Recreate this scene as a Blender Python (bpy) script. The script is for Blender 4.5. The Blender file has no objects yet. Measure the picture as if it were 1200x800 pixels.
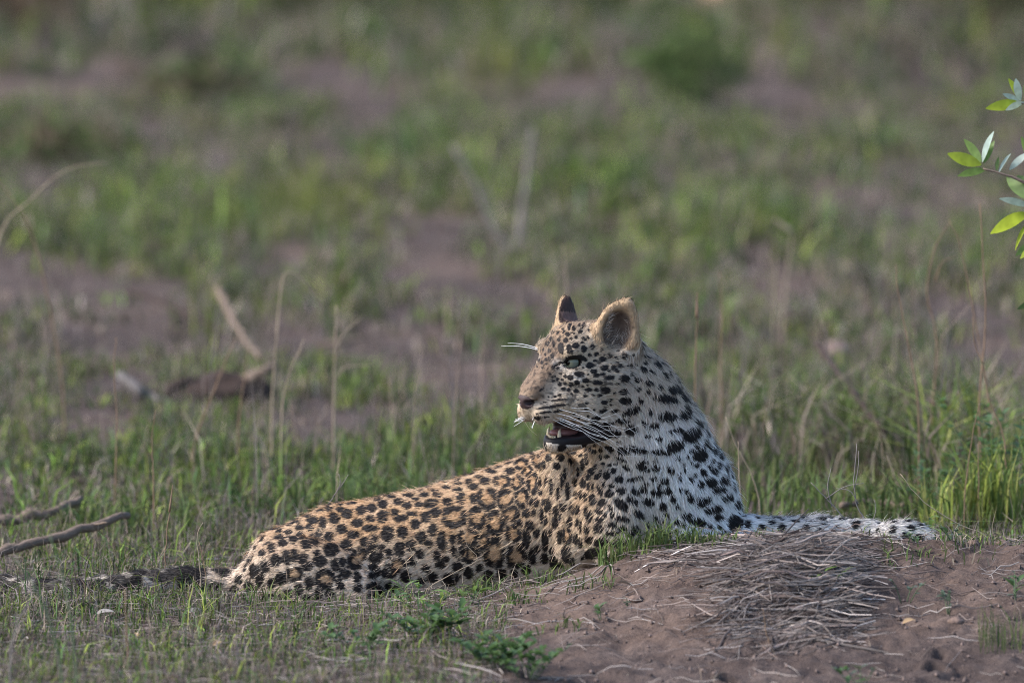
import bpy, math, random
import numpy as np
from mathutils import Vector, Matrix, Quaternion
from mathutils.bvhtree import BVHTree

random.seed(7)
RNG = np.random.default_rng(11)
S = bpy.context.scene
COL = S.collection

# ------------------------------------------------------------------ camera, sky, sun, exposure
CAM_H, CAM_D, LENS = 2.2, 20.0, 360.0
FPX = LENS / 36.0 * 1200.0                 # focal length in photograph pixels
PITCH = math.atan(CAM_H / CAM_D) - math.atan(300.0 / FPX)
cam_data = bpy.data.cameras.new('camera')
cam = bpy.data.objects.new('camera', cam_data)
COL.objects.link(cam)
cam.location = (0.0, -CAM_D, CAM_H)
cam.rotation_euler = (math.pi / 2 - PITCH, 0, 0)
cam_data.lens = LENS
cam_data.sensor_width = 36.0
cam_data.clip_start = 0.5
cam_data.clip_end = 2000.0
cam_data.dof.use_dof = True
cam_data.dof.focus_distance = 20.0
cam_data.dof.aperture_fstop = 3.5
S.camera = cam

world = bpy.data.worlds.new('World')
S.world = world
world.use_nodes = True
SUN_EL, SUN_ROT = math.radians(40), math.radians(-98)   # azimuth measured from +Y towards +X
wn = world.node_tree
wn.nodes.clear()
wo = wn.nodes.new('ShaderNodeOutputWorld')
wb = wn.nodes.new('ShaderNodeBackground')
sk = wn.nodes.new('ShaderNodeTexSky')
sk.sky_type = 'NISHITA'
sk.sun_disc = False
sk.sun_elevation = SUN_EL
sk.sun_rotation = SUN_ROT
sk.air_density = 1.0
sk.dust_density = 1.4
sk.ozone_density = 2.5
wb.inputs['Strength'].default_value = 0.115
wn.links.new(sk.outputs[0], wb.inputs['Color'])
wn.links.new(wb.outputs[0], wo.inputs['Surface'])

sun_data = bpy.data.lights.new('sun', 'SUN')
sun_data.energy = 2.4
sun_data.angle = math.radians(20)
sun_data.color = (1.0, 0.93, 0.86)
sun = bpy.data.objects.new('sun', sun_data)
COL.objects.link(sun)
SUN_DIR = Vector((math.cos(SUN_EL) * math.sin(SUN_ROT), math.cos(SUN_EL) * math.cos(SUN_ROT), math.sin(SUN_EL)))
sun.rotation_euler = SUN_DIR.to_track_quat('Z', 'Y').to_euler()
sun.location = (3, -6, 8)

S.cycles.filter_width = 1.0
S.cycles.denoising_prefilter = 'NONE'
S.view_settings.view_transform = 'Standard'
S.view_settings.look = 'None'
S.view_settings.exposure = 1.45
S.view_settings.gamma = 1.0
S.view_settings.use_curve_mapping = False

# ------------------------------------------------------------------ helpers
CP, SP = math.cos(PITCH), math.sin(PITCH)
CAMP = np.array([0.0, -CAM_D, CAM_H])


def ray(px, py):
    a, b = (px - 600.0) / FPX, -(py - 400.0) / FPX
    return np.array([a, CP + b * SP, -SP + b * CP])


def pt(px, py, Y):
    """the point of the place seen at that spot of the photograph, Y metres behind the leopard's line"""
    d = ray(px, py)
    return CAMP + d * ((Y + CAM_D) / d[1])


def proj(P):
    """points (n,3) -> photograph pixels (n,2)"""
    q = np.asarray(P, float) - CAMP
    dep = q[:, 1] * CP - q[:, 2] * SP
    upc = q[:, 1] * SP + q[:, 2] * CP
    return np.stack([600 + FPX * q[:, 0] / dep, 400 - FPX * upc / dep], 1)


def hash01(ix, iy, seed):
    h = (ix.astype(np.int64) * 374761393 + iy.astype(np.int64) * 668265263 + seed * 974711) & 0x7fffffff
    h = ((h ^ (h >> 13)) * 1274126177) & 0x7fffffff
    return ((h ^ (h >> 16)) & 0xffff) / 65535.0


def vnoise(x, y, seed=0):
    x = np.asarray(x, float); y = np.asarray(y, float)
    ix, iy = np.floor(x), np.floor(y)
    fx, fy = x - ix, y - iy
    fx = fx * fx * (3 - 2 * fx); fy = fy * fy * (3 - 2 * fy)
    a = hash01(ix, iy, seed); b = hash01(ix + 1, iy, seed)
    c = hash01(ix, iy + 1, seed); d = hash01(ix + 1, iy + 1, seed)
    return (a * (1 - fx) + b * fx) * (1 - fy) + (c * (1 - fx) + d * fx) * fy


def fbm(x, y, seed=0, oct=4):
    v, a, t = 0, 0.5, 0
    for o in range(oct):
        v = v + a * vnoise(x * 2 ** o, y * 2 ** o, seed + o * 17); t += a; a *= 0.5
    return v / t


def sstep(a, b, x):
    t = np.clip((x - a) / (b - a), 0, 1)
    return t * t * (3 - 2 * t)


def mesh_np(name, verts, faces, mats, parent=None, smooth=True, cols=None, normals=None, loc=None):
    """link one mesh object; faces is a list of (n,k) index arrays"""
    me = bpy.data.meshes.new(name)
    verts = np.asarray(verts, np.float32)
    nl = sum(f.size for f in faces); nf = sum(len(f) for f in faces)
    me.vertices.add(len(verts)); me.loops.add(nl); me.polygons.add(nf)
    me.vertices.foreach_set('co', verts.ravel())
    me.loops.foreach_set('vertex_index', np.concatenate([np.asarray(f, np.int32).ravel() for f in faces]))
    tot = np.concatenate([np.full(len(f), f.shape[1], np.int32) for f in faces])
    st = np.concatenate([[0], np.cumsum(tot)[:-1]]).astype(np.int32)
    me.polygons.foreach_set('loop_start', st)
    me.polygons.foreach_set('use_smooth', np.full(nf, smooth, bool))
    me.update(calc_edges=True)
    if cols is not None:
        at = me.color_attributes.new('col', 'FLOAT_COLOR', 'POINT')
        c = np.ones((len(verts), 4), np.float32); c[:, :3] = cols
        at.data.foreach_set('color', c.ravel())
    if normals is not None:
        me.normals_split_custom_set_from_vertices(np.asarray(normals, np.float32))
    for m in (mats if isinstance(mats, (list, tuple)) else [mats]):
        me.materials.append(m)
    return obj(name, me, parent, loc)


def obj(name, me, parent=None, loc=None):
    o = bpy.data.objects.new(name, me)
    COL.objects.link(o)
    if parent is not None:
        o.parent = parent
    if loc is not None:
        o.location = loc
    return o


def empty(name, loc):
    o = bpy.data.objects.new(name, None)
    o.empty_display_size = 0.1
    COL.objects.link(o)
    o.location = loc
    return o


def tag(o, label=None, cat=None, group=None, kind=None):
    if label: o['label'] = label
    if cat: o['category'] = cat
    if group: o['group'] = group
    if kind: o['kind'] = kind
    return o


def nodes(name):
    m = bpy.data.materials.new(name)
    m.use_nodes = True
    t = m.node_tree
    t.nodes.clear()
    out = t.nodes.new('ShaderNodeOutputMaterial')
    b = t.nodes.new('ShaderNodeBsdfPrincipled')
    t.links.new(b.outputs[0], out.inputs['Surface'])
    return m, t, b, out


def mat_simple(name, col, rough=0.7, var=0.25, scale=30.0, spec=0.3, bump=0.0):
    m, t, b, out = nodes(name)
    tc = t.nodes.new('ShaderNodeTexCoord')
    n = t.nodes.new('ShaderNodeTexNoise'); n.inputs['Scale'].default_value = scale
    n.inputs['Detail'].default_value = 5
    t.links.new(tc.outputs['Object'], n.inputs['Vector'])
    r = t.nodes.new('ShaderNodeValToRGB')
    r.color_ramp.elements[0].position = 0.3; r.color_ramp.elements[1].position = 0.7
    r.color_ramp.elements[0].color = tuple(c * (1 - var) for c in col) + (1,)
    r.color_ramp.elements[1].color = tuple(min(1, c * (1 + var)) for c in col) + (1,)
    t.links.new(n.outputs[0], r.inputs[0])
    t.links.new(r.outputs[0], b.inputs['Base Color'])
    b.inputs['Roughness'].default_value = rough
    b.inputs['Specular IOR Level'].default_value = spec
    if bump:
        bp = t.nodes.new('ShaderNodeBump'); bp.inputs['Strength'].default_value = bump
        bp.inputs['Distance'].default_value = 0.01
        t.links.new(n.outputs[0], bp.inputs['Height']); t.links.new(bp.outputs[0], b.inputs['Normal'])
    return m


def mat_attr(name, rough=0.7, spec=0.2, trans=0.0, var=0.0, scale=40.0):
    """colour from the mesh's own colour attribute; trans mixes in light shining through thin leaves"""
    m, t, b, out = nodes(name)
    a = t.nodes.new('ShaderNodeAttribute'); a.attribute_name = 'col'
    src = a.outputs['Color']
    if var:
        tc = t.nodes.new('ShaderNodeTexCoord')
        n = t.nodes.new('ShaderNodeTexNoise'); n.inputs['Scale'].default_value = scale
        t.links.new(tc.outputs['Object'], n.inputs['Vector'])
        mr = t.nodes.new('ShaderNodeMapRange')
        mr.inputs['From Min'].default_value = 0.3; mr.inputs['From Max'].default_value = 0.7
        mr.inputs['To Min'].default_value = 1 - var; mr.inputs['To Max'].default_value = 1 + var
        t.links.new(n.outputs[0], mr.inputs[0])
        mx = t.nodes.new('ShaderNodeVectorMath'); mx.operation = 'SCALE'
        t.links.new(src, mx.inputs[0]); t.links.new(mr.outputs[0], mx.inputs['Scale'])
        src = mx.outputs[0]
    t.links.new(src, b.inputs['Base Color'])
    b.inputs['Roughness'].default_value = rough
    b.inputs['Specular IOR Level'].default_value = spec
    if trans:
        tr = t.nodes.new('ShaderNodeBsdfTranslucent')
        t.links.new(src, tr.inputs['Color'])
        mix = t.nodes.new('ShaderNodeMixShader'); mix.inputs[0].default_value = trans
        t.links.new(b.outputs[0], mix.inputs[1]); t.links.new(tr.outputs[0], mix.inputs[2])
        t.links.new(mix.outputs[0], out.inputs['Surface'])
    return m

# ------------------------------------------------------------------ the ground
def gauss(x, y, cx, cy, sx, sy):
    return np.exp(-(((x - cx) / sx) ** 2 + ((y - cy) / sy) ** 2))


CREST_X = np.array([-9, -.33, -.20, -.07, .06, .167, .26, .34, .433, .56, .67, .80, 1.0, 1.25, 1.6, 2.2, 9])
CREST_H = np.array([0, 0, .008, .018, .045, .078, .112, .134, .140, .134, .128, .122, .116, .105, .08, .02, 0])
HOLES = [(.398, -1.17, .017, .05), (.786, -1.10, .021, .045), (.80, -.99, .013, .02), (.60, -.42, .012, .02), (1.01, -.50, .012, .02), (.93, -1.30, .02, .03)]


def ground_z(x, y):
    x = np.asarray(x, float); y = np.asarray(y, float)
    near = sstep(14, 3, np.abs(y)) * sstep(14, 3, np.abs(x))
    z = .10 * (fbm(x * .22, y * .16, 4, 3) - .5) * (1 - near) + .035 * (fbm(x * .9, y * .9, 8, 3) - .5) * sstep(.4, 2.5, np.hypot(x * .8, y))
    h = np.interp(x, CREST_X, CREST_H)
    yc = -.20 + .05 * (vnoise(x * 4, x * 0 + 3.3, 5) - .5)
    front = 1 - sstep(.02, 1.0, yc - y) * 1.0 - .28 * sstep(0, .14, yc - y) * (1 - sstep(.1, .9, yc - y))
    back = 1 - .38 * sstep(.0, .22, y - yc) - .5 * sstep(.35, 1.6, y - yc)
    m = np.where(y < yc, front, back)
    z = z + h * m - .05 * sstep(-.7, -1.6, y) * sstep(-.2, .2, x)
    fine = sstep(2.6, 1.2, np.abs(x)) * sstep(2.6, 1.6, np.abs(y))
    soil = .3 + .7 * np.clip(h / .1, 0, 1)
    rough = (fbm(x * 14, y * 14, 31, 3) - .5) * .034 + (fbm(x * 52, y * 52, 41, 2) - .5) * .018
    z = z + rough * fine * soil
    for hx, hy, r, d in HOLES:
        q = np.hypot(x - hx, (y - hy) * .8) / r
        z = z - d * sstep(1.15, .55, q) + .006 * np.exp(-((q - 1.5) / .4) ** 2)
    return z


def grow(a, step, rate, end):
    out = []
    while a < end:
        step *= rate; a += step; out.append(a)
    return out


_gx = np.arange(-.55, 1.25, .0085)
_gxl = np.array(grow(.55, .0085, 1.075, 420))
_gxr = np.array(grow(1.25, .0085, 1.075, 420))
gx = np.concatenate([-_gxl[::-1], _gx, _gxr])
_gy = np.arange(-1.6, .1, .0085)
gy = np.concatenate([-np.array(grow(1.6, .0085, 1.09, 60))[::-1], _gy, np.array(grow(.1, .0085, 1.055, 700))])
XX, YY = np.meshgrid(gx, gy, indexing='ij')
ZZ = ground_z(XX.ravel(), YY.ravel())
GV = np.stack([XX.ravel(), YY.ravel(), ZZ], 1)
_i = np.arange(len(gx) * len(gy)).reshape(len(gx), len(gy))
GF = np.stack([_i[:-1, :-1], _i[1:, :-1], _i[1:, 1:], _i[:-1, 1:]], -1).reshape(-1, 4)

m_soil, t, b, out_ = nodes('soil')
tc = t.nodes.new('ShaderNodeTexCoord')


def noise_node(t, tc, scale, detail=6, rough=.6):
    n = t.nodes.new('ShaderNodeTexNoise'); n.inputs['Scale'].default_value = scale
    n.inputs['Detail'].default_value = detail; n.inputs['Roughness'].default_value = rough
    t.links.new(tc.outputs['Object'], n.inputs['Vector'])
    return n


def ramp(t, src, pts):
    r = t.nodes.new('ShaderNodeValToRGB')
    while len(r.color_ramp.elements) < len(pts):
        r.color_ramp.elements.new(.5)
    for e, (p, c) in zip(r.color_ramp.elements, pts):
        e.position = p; e.color = tuple(c) + (1,)
    t.links.new(src, r.inputs[0])
    return r


def mixrgb(t, a, b_, fac, mode='MIX'):
    m = t.nodes.new('ShaderNodeMix'); m.data_type = 'RGBA'; m.blend_type = mode
    if isinstance(fac, float): m.inputs['Factor'].default_value = fac
    else: t.links.new(fac, m.inputs['Factor'])
    t.links.new(a, m.inputs[6]); t.links.new(b_, m.inputs[7])
    return m.outputs[2]


n_big = noise_node(t, tc, .75, 5); n_mid = noise_node(t, tc, 9, 6); n_fin = noise_node(t, tc, 140, 6, .75); n_sp = noise_node(t, tc, 420, 3, .6)
c1 = ramp(t, n_mid.outputs[0], [(.3, (.050, .038, .034)), (.5, (.092, .071, .064)), (.72, (.165, .131, .117))])
c2 = ramp(t, n_big.outputs[0], [(.36, (.055, .043, .041)), (.52, (.105, .080, .073)), (.68, (.24, .165, .128))])
c3 = ramp(t, n_fin.outputs[0], [(.25, (.42, .40, .40)), (.5, (.95, .95, .95)), (.75, (1.45, 1.4, 1.36))])
mx = mixrgb(t, c1.outputs[0], c2.outputs[0], .45)
mx = mixrgb(t, mx, c3.outputs[0], .8, 'MULTIPLY')
t.links.new(mx, b.inputs['Base Color'])
b.inputs['Roughness'].default_value = .95
b.inputs['Specular IOR Level'].default_value = .04
bm = t.nodes.new('ShaderNodeBump'); bm.inputs['Strength'].default_value = .9; bm.inputs['Distance'].default_value = .006
t.links.new(n_fin.outputs[0], bm.inputs['Height']); t.links.new(bm.outputs[0], b.inputs['Normal'])
tag(mesh_np('ground', GV, [GF], m_soil), 'reddish brown bare soil rising into a low mound in front of the leopard', None, kind='structure')


def gpt(px, py):
    """where the view through that spot of the photograph meets level ground"""
    d = ray(px, py)
    return CAMP + d * (CAM_H / -d[2])


def on_ground(px, Y):
    p = pt(px, 700, Y)
    return np.array([p[0], Y, float(ground_z(p[0], Y))])


# patches of the clearing: bare ground and lusher growth, (centre x, centre y, half-width, half-height) as seen
BARE = [(120, 120, 150, 40, .8), (50, 60, 110, 30, .9), (940, 60, 180, 36, .8), (1100, 150, 120, 36, .7), (420, 130, 90, 24, .6), (1080, 300, 90, 24, .5), (120, 400, 190, 40, .9), (330, 405, 150, 30, .8), (510, 305, 62, 20, 1.0), (600, 355, 120, 26, .6), (1045, 372, 120, 18, 1.0), (960, 424, 90, 16, .7), (500, 490, 70, 16, .9),
        (90, 330, 120, 16, .5), (770, 12, 60, 10, .9), (860, 125, 70, 14, .7), (970, 110, 60, 10, .6), (240, 160, 120, 16, .7), (110, 175, 60, 12, .6), (700, 125, 50, 12, .9), (830, 170, 50, 8, .6), (610, 185, 40, 10, .6), (300, 65, 30, 10, 1), (210, 70, 30, 12, 1), (80, 66, 30, 14, 1),
        (420, 420, 160, 18, .6), (560, 540, 90, 12, .5), (700, 330, 90, 18, .5), (120, 585, 60, 12, .5), (790, 400, 80, 20, .5), (60, 500, 70, 12, .4), (1120, 430, 70, 14, .7)]
LUSH = [(380, 255, 95, 34, 'y'), (220, 275, 130, 28, 'g'), (60, 290, 80, 24, 'g'), (870, 285, 170, 26, 'g'), (1000, 490, 150, 40, 'g'), (330, 560, 220, 40, 'g'), (520, 515, 140, 20, 'g'),
        (120, 540, 160, 26, 'g'), (470, 190, 60, 30, 'g'), (700, 230, 120, 30, 'g'), (560, 100, 70, 24, 'y'), (1090, 560, 120, 60, 'y'), (890, 520, 80, 30, 'g'), (430, 465, 70, 16, 'g')]


def patch_field(lst, x, y):
    v = np.zeros(len(x)); yel = np.zeros(len(x))
    for r in lst:
        cx, cy, rx, ry, k = r
        c = gpt(cx, cy); e = gpt(cx + rx, cy); n_, f_ = gpt(cx, cy + ry), gpt(cx, cy - ry)
        sx, sy = abs(e[0] - c[0]), abs(f_[1] - n_[1]) * .5
        g = gauss(x, y, c[0], (n_[1] + f_[1]) * .5, sx, sy)
        if k == 'y':
            yel = np.maximum(yel, g); v = np.maximum(v, g)
        elif k == 'g':
            v = np.maximum(v, g)
        else:
            v = np.maximum(v, g * k)
    return v, yel


def cover(x, y):
    """how much grass grows at a place, 0..1, and how yellow it is"""
    b_, _ = patch_field(BARE, x, y); l_, yl = patch_field(LUSH, x, y)
    n = fbm(x * 4.2, y * .8, 61, 4); n2_ = fbm(x * 9, y * 2.2, 71, 3)
    c = sstep(.36, .62, n * .62 + n2_ * .38 + .10 * l_ - .13 * b_ + .02)
    c = np.maximum(c, .13 * (1 - .5 * b_))
    near = sstep(1.6, .6, y) * sstep(.35, -.1, x)
    c = np.maximum(c, near * (.45 + .5 * n2_))
    h = np.interp(x, CREST_X, CREST_H)
    mound = np.clip(h / .05, 0, 1) * sstep(-.13, -.24, y) * sstep(-2.2, -1.6, y)
    c = c * (1 - .975 * mound)
    return c, yl, l_, b_


GREEN = np.array([[.080, .130, .026], [.115, .165, .036], [.062, .105, .040], [.160, .190, .042], [.042, .070, .024]])
DRY = np.array([[.25, .195, .155], [.19, .155, .14], [.30, .25, .20], [.13, .092, .075], [.22, .185, .175]])
m_grass = mat_attr('grass_blade', rough=.7, spec=.06, trans=.2)


def blades(name, xy, hgt, wid, lean, cols, mat, z=None, parent=None, loc=None, stiff=.6):
    """bent tapering blades, one mesh"""
    n = len(xy)
    z = ground_z(xy[:, 0], xy[:, 1]) if z is None else z
    P = np.stack([xy[:, 0], xy[:, 1], z - .003], 1)
    a = RNG.uniform(0, 2 * math.pi, n)
    D = np.stack([np.cos(a), np.sin(a), np.zeros(n)], 1)
    a2 = a + RNG.normal(0, .5, n) + math.pi / 2
    Wv = np.stack([np.cos(a2), np.sin(a2), np.zeros(n)], 1)
    hgt = hgt[:, None]; wid = wid[:, None]; lean = lean[:, None]
    p1 = P + np.array([0, 0, 1.0]) * hgt * .55 + D * hgt * lean * .35 * stiff
    p2 = p1 + np.array([0, 0, 1.0]) * hgt * np.maximum(.45 - lean * .25, .02) + D * hgt * lean * .7
    V = np.stack([P - Wv * wid * .4, P + Wv * wid * .4, p1 - Wv * wid * .5, p1 + Wv * wid * .5, p2], 1).reshape(-1, 3)
    i = np.arange(n)[:, None] * 5
    quads = np.concatenate([i, i + 1, i + 3, i + 2], 1); tris = np.concatenate([i + 2, i + 3, i + 4], 1)
    c = np.repeat(cols, 5, 0).reshape(n, 5, 3)
    c[:, 4] *= 1.12
    if loc is not None:
        V = V - np.asarray(loc)
    return mesh_np(name, V, [quads, tris], mat, parent, cols=c.reshape(-1, 3), loc=loc, smooth=False)


def field(x0, x1, y0, y1, n, h0, h1, w0, w1, dry, tufts, widen=0.0):
    """blade roots over a trapezoid of ground that widens with distance, thinned by cover() and gathered in tufts"""
    nt = n // tufts
    L_ = y1 - y0; u_ = RNG.random(nt) * (L_ + widen * L_ * L_ / 2)
    y = y0 + (u_ if widen == 0 else (np.sqrt(1 + 2 * widen * u_) - 1) / widen)          # even over the widening strip
    hw_ = 1 + widen * (y - y0)
    x = RNG.uniform(x0, x1, nt) * hw_
    c, yl, lu, ba = cover(x, y)
    k = RNG.random(nt) < c
    x, y, c, yl, lu, ba = x[k], y[k], c[k], yl[k], lu[k], ba[k]
    th = np.clip(RNG.lognormal(-.12, .42, len(x)), .35, 2.2) * (.42 + .6 * c + .35 * lu)
    tdry = np.clip(dry + RNG.normal(0, .22, len(x)) - .25 * lu + .2 * ba + .5 * sstep(.45, .15, c), 0, 1)
    tg = RNG.integers(0, len(GREEN), len(x))
    r = tufts
    spread = (h0 + h1) * .22
    X = np.repeat(x, r) + RNG.normal(0, spread, len(x) * r); Y = np.repeat(y, r) + RNG.normal(0, spread, len(x) * r)
    th = np.repeat(th, r)
    m = len(X)
    isd = RNG.random(m) < np.repeat(tdry, r)
    g = GREEN[np.repeat(tg, r)] * RNG.lognormal(-.06, .5, (m, 1))
    yy = np.repeat(yl, r)[:, None]
    g = g * (1 - yy * .7) + np.array([.17, .175, .05]) * yy * .7 * RNG.uniform(.7, 1.3, (m, 1))
    d = DRY[RNG.integers(0, len(DRY), m)] * RNG.lognormal(-.25, .42, (m, 1))
    col = np.where(isd[:, None], d, g)
    h = RNG.uniform(h0, h1, m) * th * np.where(isd, .9, 1.0)
    w = RNG.uniform(w0, w1, m) * np.where(isd, .7, 1.0)
    ln_ = np.clip(RNG.normal(.95, .5, m), 0, 2.0)
    return np.stack([X, Y], 1), h, w, ln_, col


def no_leopard(xy, h):
    """keep grass out of the lying body"""
    x, y = xy[:, 0], xy[:, 1]
    inside = (np.abs(y - .075) < .135) & (x > -.52) & (x < .38)
    tail = (y > -.02) & (y < .15) & (x < -.46) & (x > -1.2) & (h > .026)
    return ~(inside | tail)


FIELDS = [
    ((-1.35, 1.35, -1.75, 1.3, 150000, .016, .055, .0014, .0034, .62, 6), 'short mixed green and dry grass around and in front of the leopard'),
    ((-1.55, 1.55, 1.3, 5.5, 120000, .018, .062, .0024, .0055, .58, 8, .05), 'green and dry grass of the clearing just behind the leopard'),
    ((-2.0, 2.0, 5.5, 16, 180000, .03, .10, .0045, .0085, .58, 11, .05), 'blurred tufted grass in the middle of the clearing'),
    ((-3.0, 3.0, 16, 42, 200000, .05, .19, .008, .015, .58, 13, .035), 'far blurred grass at the back of the clearing'),
]
for a_, lab in FIELDS:
    xy, h_, w_, l_, c_ = field(*a_)
    if a_[2] < 0:
        k = no_leopard(xy, h_)
        low = (np.abs(xy[:, 1] + .20) < .16) & (xy[:, 0] > -.54) & (xy[:, 0] < .10)      # pressed down along the flank
        h_ = np.where(low, h_ * .42, h_)
        xy, h_, w_, l_, c_ = xy[k], h_[k], w_[k], l_[k], c_[k]
    tag(blades('grass', xy, h_, w_, l_, c_, m_grass), lab, 'grass', kind='stuff')
    print('grass', len(xy))

# taller dead stalks standing singly in the grass
for (x0, x1, y0, y1, n, h0, h1, w0, w1, wdn, lab) in ((.30, 1.15, .9, 4.0, 260, .12, .36, .0014, .0026, 0, 'thin brown dead stalks standing right of the neck'),
                                                     (-1.3, 1.3, -1.7, 1.3, 1500, .045, .12, .0009, .0017, 0, 'thin dead stalks standing in the short grass near the leopard'),
                                                     (-1.6, 1.6, 1.3, 9, 1700, .08, .24, .0016, .003, .05, 'thin dead stalks standing in the grass behind the leopard')):
    xy, h_, w_, l_, c_ = field(x0, x1, y0, y1, n * 3, h0, h1, w0, w1, 1.0, 3, wdn)
    k = no_leopard(xy, h_ * 9) & ~((np.abs(xy[:, 1]) < .3) & (np.abs(xy[:, 0] - .1) < .7) & (RNG.random(len(xy)) < .7))
    c_ = DRY[RNG.integers(0, len(DRY), len(xy))] * RNG.uniform(.6, 1.2, (len(xy), 1))
    tag(blades('dead_stalks', xy[k], h_[k], w_[k], l_[k] * .5, c_[k], m_grass), lab, 'grass', kind='stuff')

# ------------------------------------------------------------------ the leopard: body shape
# Shape space: one unit = 1/597 m, X right, Y away from the camera's side, Z up (so a unit is about a photo pixel).
U = 597.0


def bp(px, py, Y):
    return pt(px, py, Y) * U


PHI, HPIT, HROLL = math.radians(42), math.radians(3), math.radians(-3)
HO = bp(700, 427, -0.05)
hf = np.array([-math.cos(PHI), -math.sin(PHI), 0.0]); hl = np.array([math.sin(PHI), -math.cos(PHI), 0.0]); hu = np.array([0, 0, 1.0])
hf, hu = hf * math.cos(HPIT) + hu * math.sin(HPIT), hu * math.cos(HPIT) - hf * math.sin(HPIT)
hl, hu = hl * math.cos(HROLL) + hu * math.sin(HROLL), hu * math.cos(HROLL) - hl * math.sin(HROLL)
HB = np.stack([hf, hl, hu])              # rows: forward, left, up


def H(f, l, u):
    return HO + f * hf + l * hl + u * hu


def axis(lo, hi, flo, fhi, cs, fs):
    a = np.arange(lo, flo, cs); b = np.arange(flo, fhi, fs); c = np.arange(fhi, hi, cs)
    return np.concatenate([a, b, c]).astype(np.float32)


GX = axis(-690, 500, 2, 172, 4.0, 1.3)
GY = axis(-150, 170, -135, 25, 4.0, 1.3)
GZ = axis(-25, 375, 160, 372, 4.0, 1.3)
FLD = np.full((len(GX), len(GY), len(GZ)), 60.0, np.float32)


def box_slices(lo, hi, m):
    out = []
    for g, a, b in zip((GX, GY, GZ), lo, hi):
        i0 = max(0, int(np.searchsorted(g, a - m)) - 1); i1 = min(len(g), int(np.searchsorted(g, b + m)) + 1)
        out.append(slice(i0, i1))
    return tuple(out)


def grid(sl):
    return np.meshgrid(GX[sl[0]], GY[sl[1]], GZ[sl[2]], indexing='ij')


def put(sl, d, k, op):
    cur = FLD[sl]
    if op == 'add':
        h = np.maximum(k - np.abs(cur - d), 0) / k
        FLD[sl] = np.minimum(cur, d) - h * h * k * 0.25
    else:
        d = -d
        h = np.maximum(k - np.abs(cur - d), 0) / k
        FLD[sl] = np.maximum(cur, d) + h * h * k * 0.25


def cone(a, b, ra, rb, k=14.0, op='add', flow=None):
    a = np.asarray(a, float); b = np.asarray(b, float)
    r = max(ra, rb); m = k + 6
    sl = box_slices(np.minimum(a, b) - r, np.maximum(a, b) + r, m)
    X, Y, Z = grid(sl)
    v = b - a
    t = np.clip(((X - a[0]) * v[0] + (Y - a[1]) * v[1] + (Z - a[2]) * v[2]) / max(v @ v, 1e-6), 0, 1)
    d = np.sqrt((X - a[0] - t * v[0]) ** 2 + (Y - a[1] - t * v[1]) ** 2 + (Z - a[2] - t * v[2]) ** 2) - (ra + t * (rb - ra))
    put(sl, d.astype(np.float32), k, op)


def ell(c, r, B=None, k=14.0, op='add'):
    c = np.asarray(c, float); r = np.asarray(r, float)
    B = np.eye(3) if B is None else np.asarray(B, float)
    ext = np.sqrt(((B * r[:, None]) ** 2).sum(0))
    sl = box_slices(c - ext, c + ext, k + 6)
    X, Y, Z = grid(sl)
    X, Y, Z = X - c[0], Y - c[1], Z - c[2]
    q = [(X * B[i, 0] + Y * B[i, 1] + Z * B[i, 2]) / r[i] for i in range(3)]
    k0 = np.sqrt(q[0] ** 2 + q[1] ** 2 + q[2] ** 2) + 1e-6
    k1 = np.sqrt((q[0] / r[0]) ** 2 + (q[1] / r[1]) ** 2 + (q[2] / r[2]) ** 2) + 1e-6
    put(sl, (k0 * (k0 - 1) / k1).astype(np.float32), k, op)


def chain(pts, k=14.0):
    for (a, ra), (b, rb) in zip(pts[:-1], pts[1:]):
        cone(a, b, ra, rb, k)


def rot_basis(B, i, j, ang):
    """turn rows i and j of a basis by ang"""
    B = np.array(B, float); c, s = math.cos(ang), math.sin(ang)
    bi, bj = B[i].copy(), B[j].copy()
    B[i] = c * bi + s * bj; B[j] = -s * bi + c * bj
    return B


# trunk
SPINE = [((286, 693, .10), 17), ((335, 670, .09), 46), ((400, 653, .08), 57), ((470, 647, .08), 62), ((540, 633, .08), 64),
         ((600, 618, .08), 67), ((655, 606, .08), 74), ((722, 594, .07), 86), ((780, 590, .05), 75)]
chain([(bp(*p), r) for p, r in SPINE], 30)
cone(bp(800, 620, .02), bp(770, 645, .02), 72, 58, 24)                 # lower chest
# neck, curving from the chest back to the turned head
NECK = [((780, 565, .01), 73), ((762, 515, -.01), 60), ((738, 465, -.03), 51), ((716, 432, -.045), 43)]
chain([(bp(*p), r) for p, r in NECK], 26)
# near shoulder, upper arm, elbow; far shoulder
ell(bp(722, 606, -.075), (48, 30, 66), rot_basis(np.eye(3), 0, 2, math.radians(14)), 9)
cone(bp(724, 615, -.075), bp(746, 655, -.08), 40, 33, 14)
cone(bp(652, 545, -.035), bp(676, 640, -.045), 20, 26, 10)               # skin fold behind the shoulder
ell(bp(770, 590, .17), (50, 30, 60), None, 25)
# haunch and hind foot, near side, and the far haunch
ell(bp(362, 674, -.035), (70, 34, 44), rot_basis(np.eye(3), 0, 2, math.radians(-14)), 12)
cone(bp(420, 694, -.05), bp(350, 706, -.06), 22, 16, 20)
cone(bp(350, 712, -.05), bp(445, 716, -.07), 13, 12, 10)
ell(bp(370, 665, .2), (70, 34, 40), None, 22)
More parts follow.
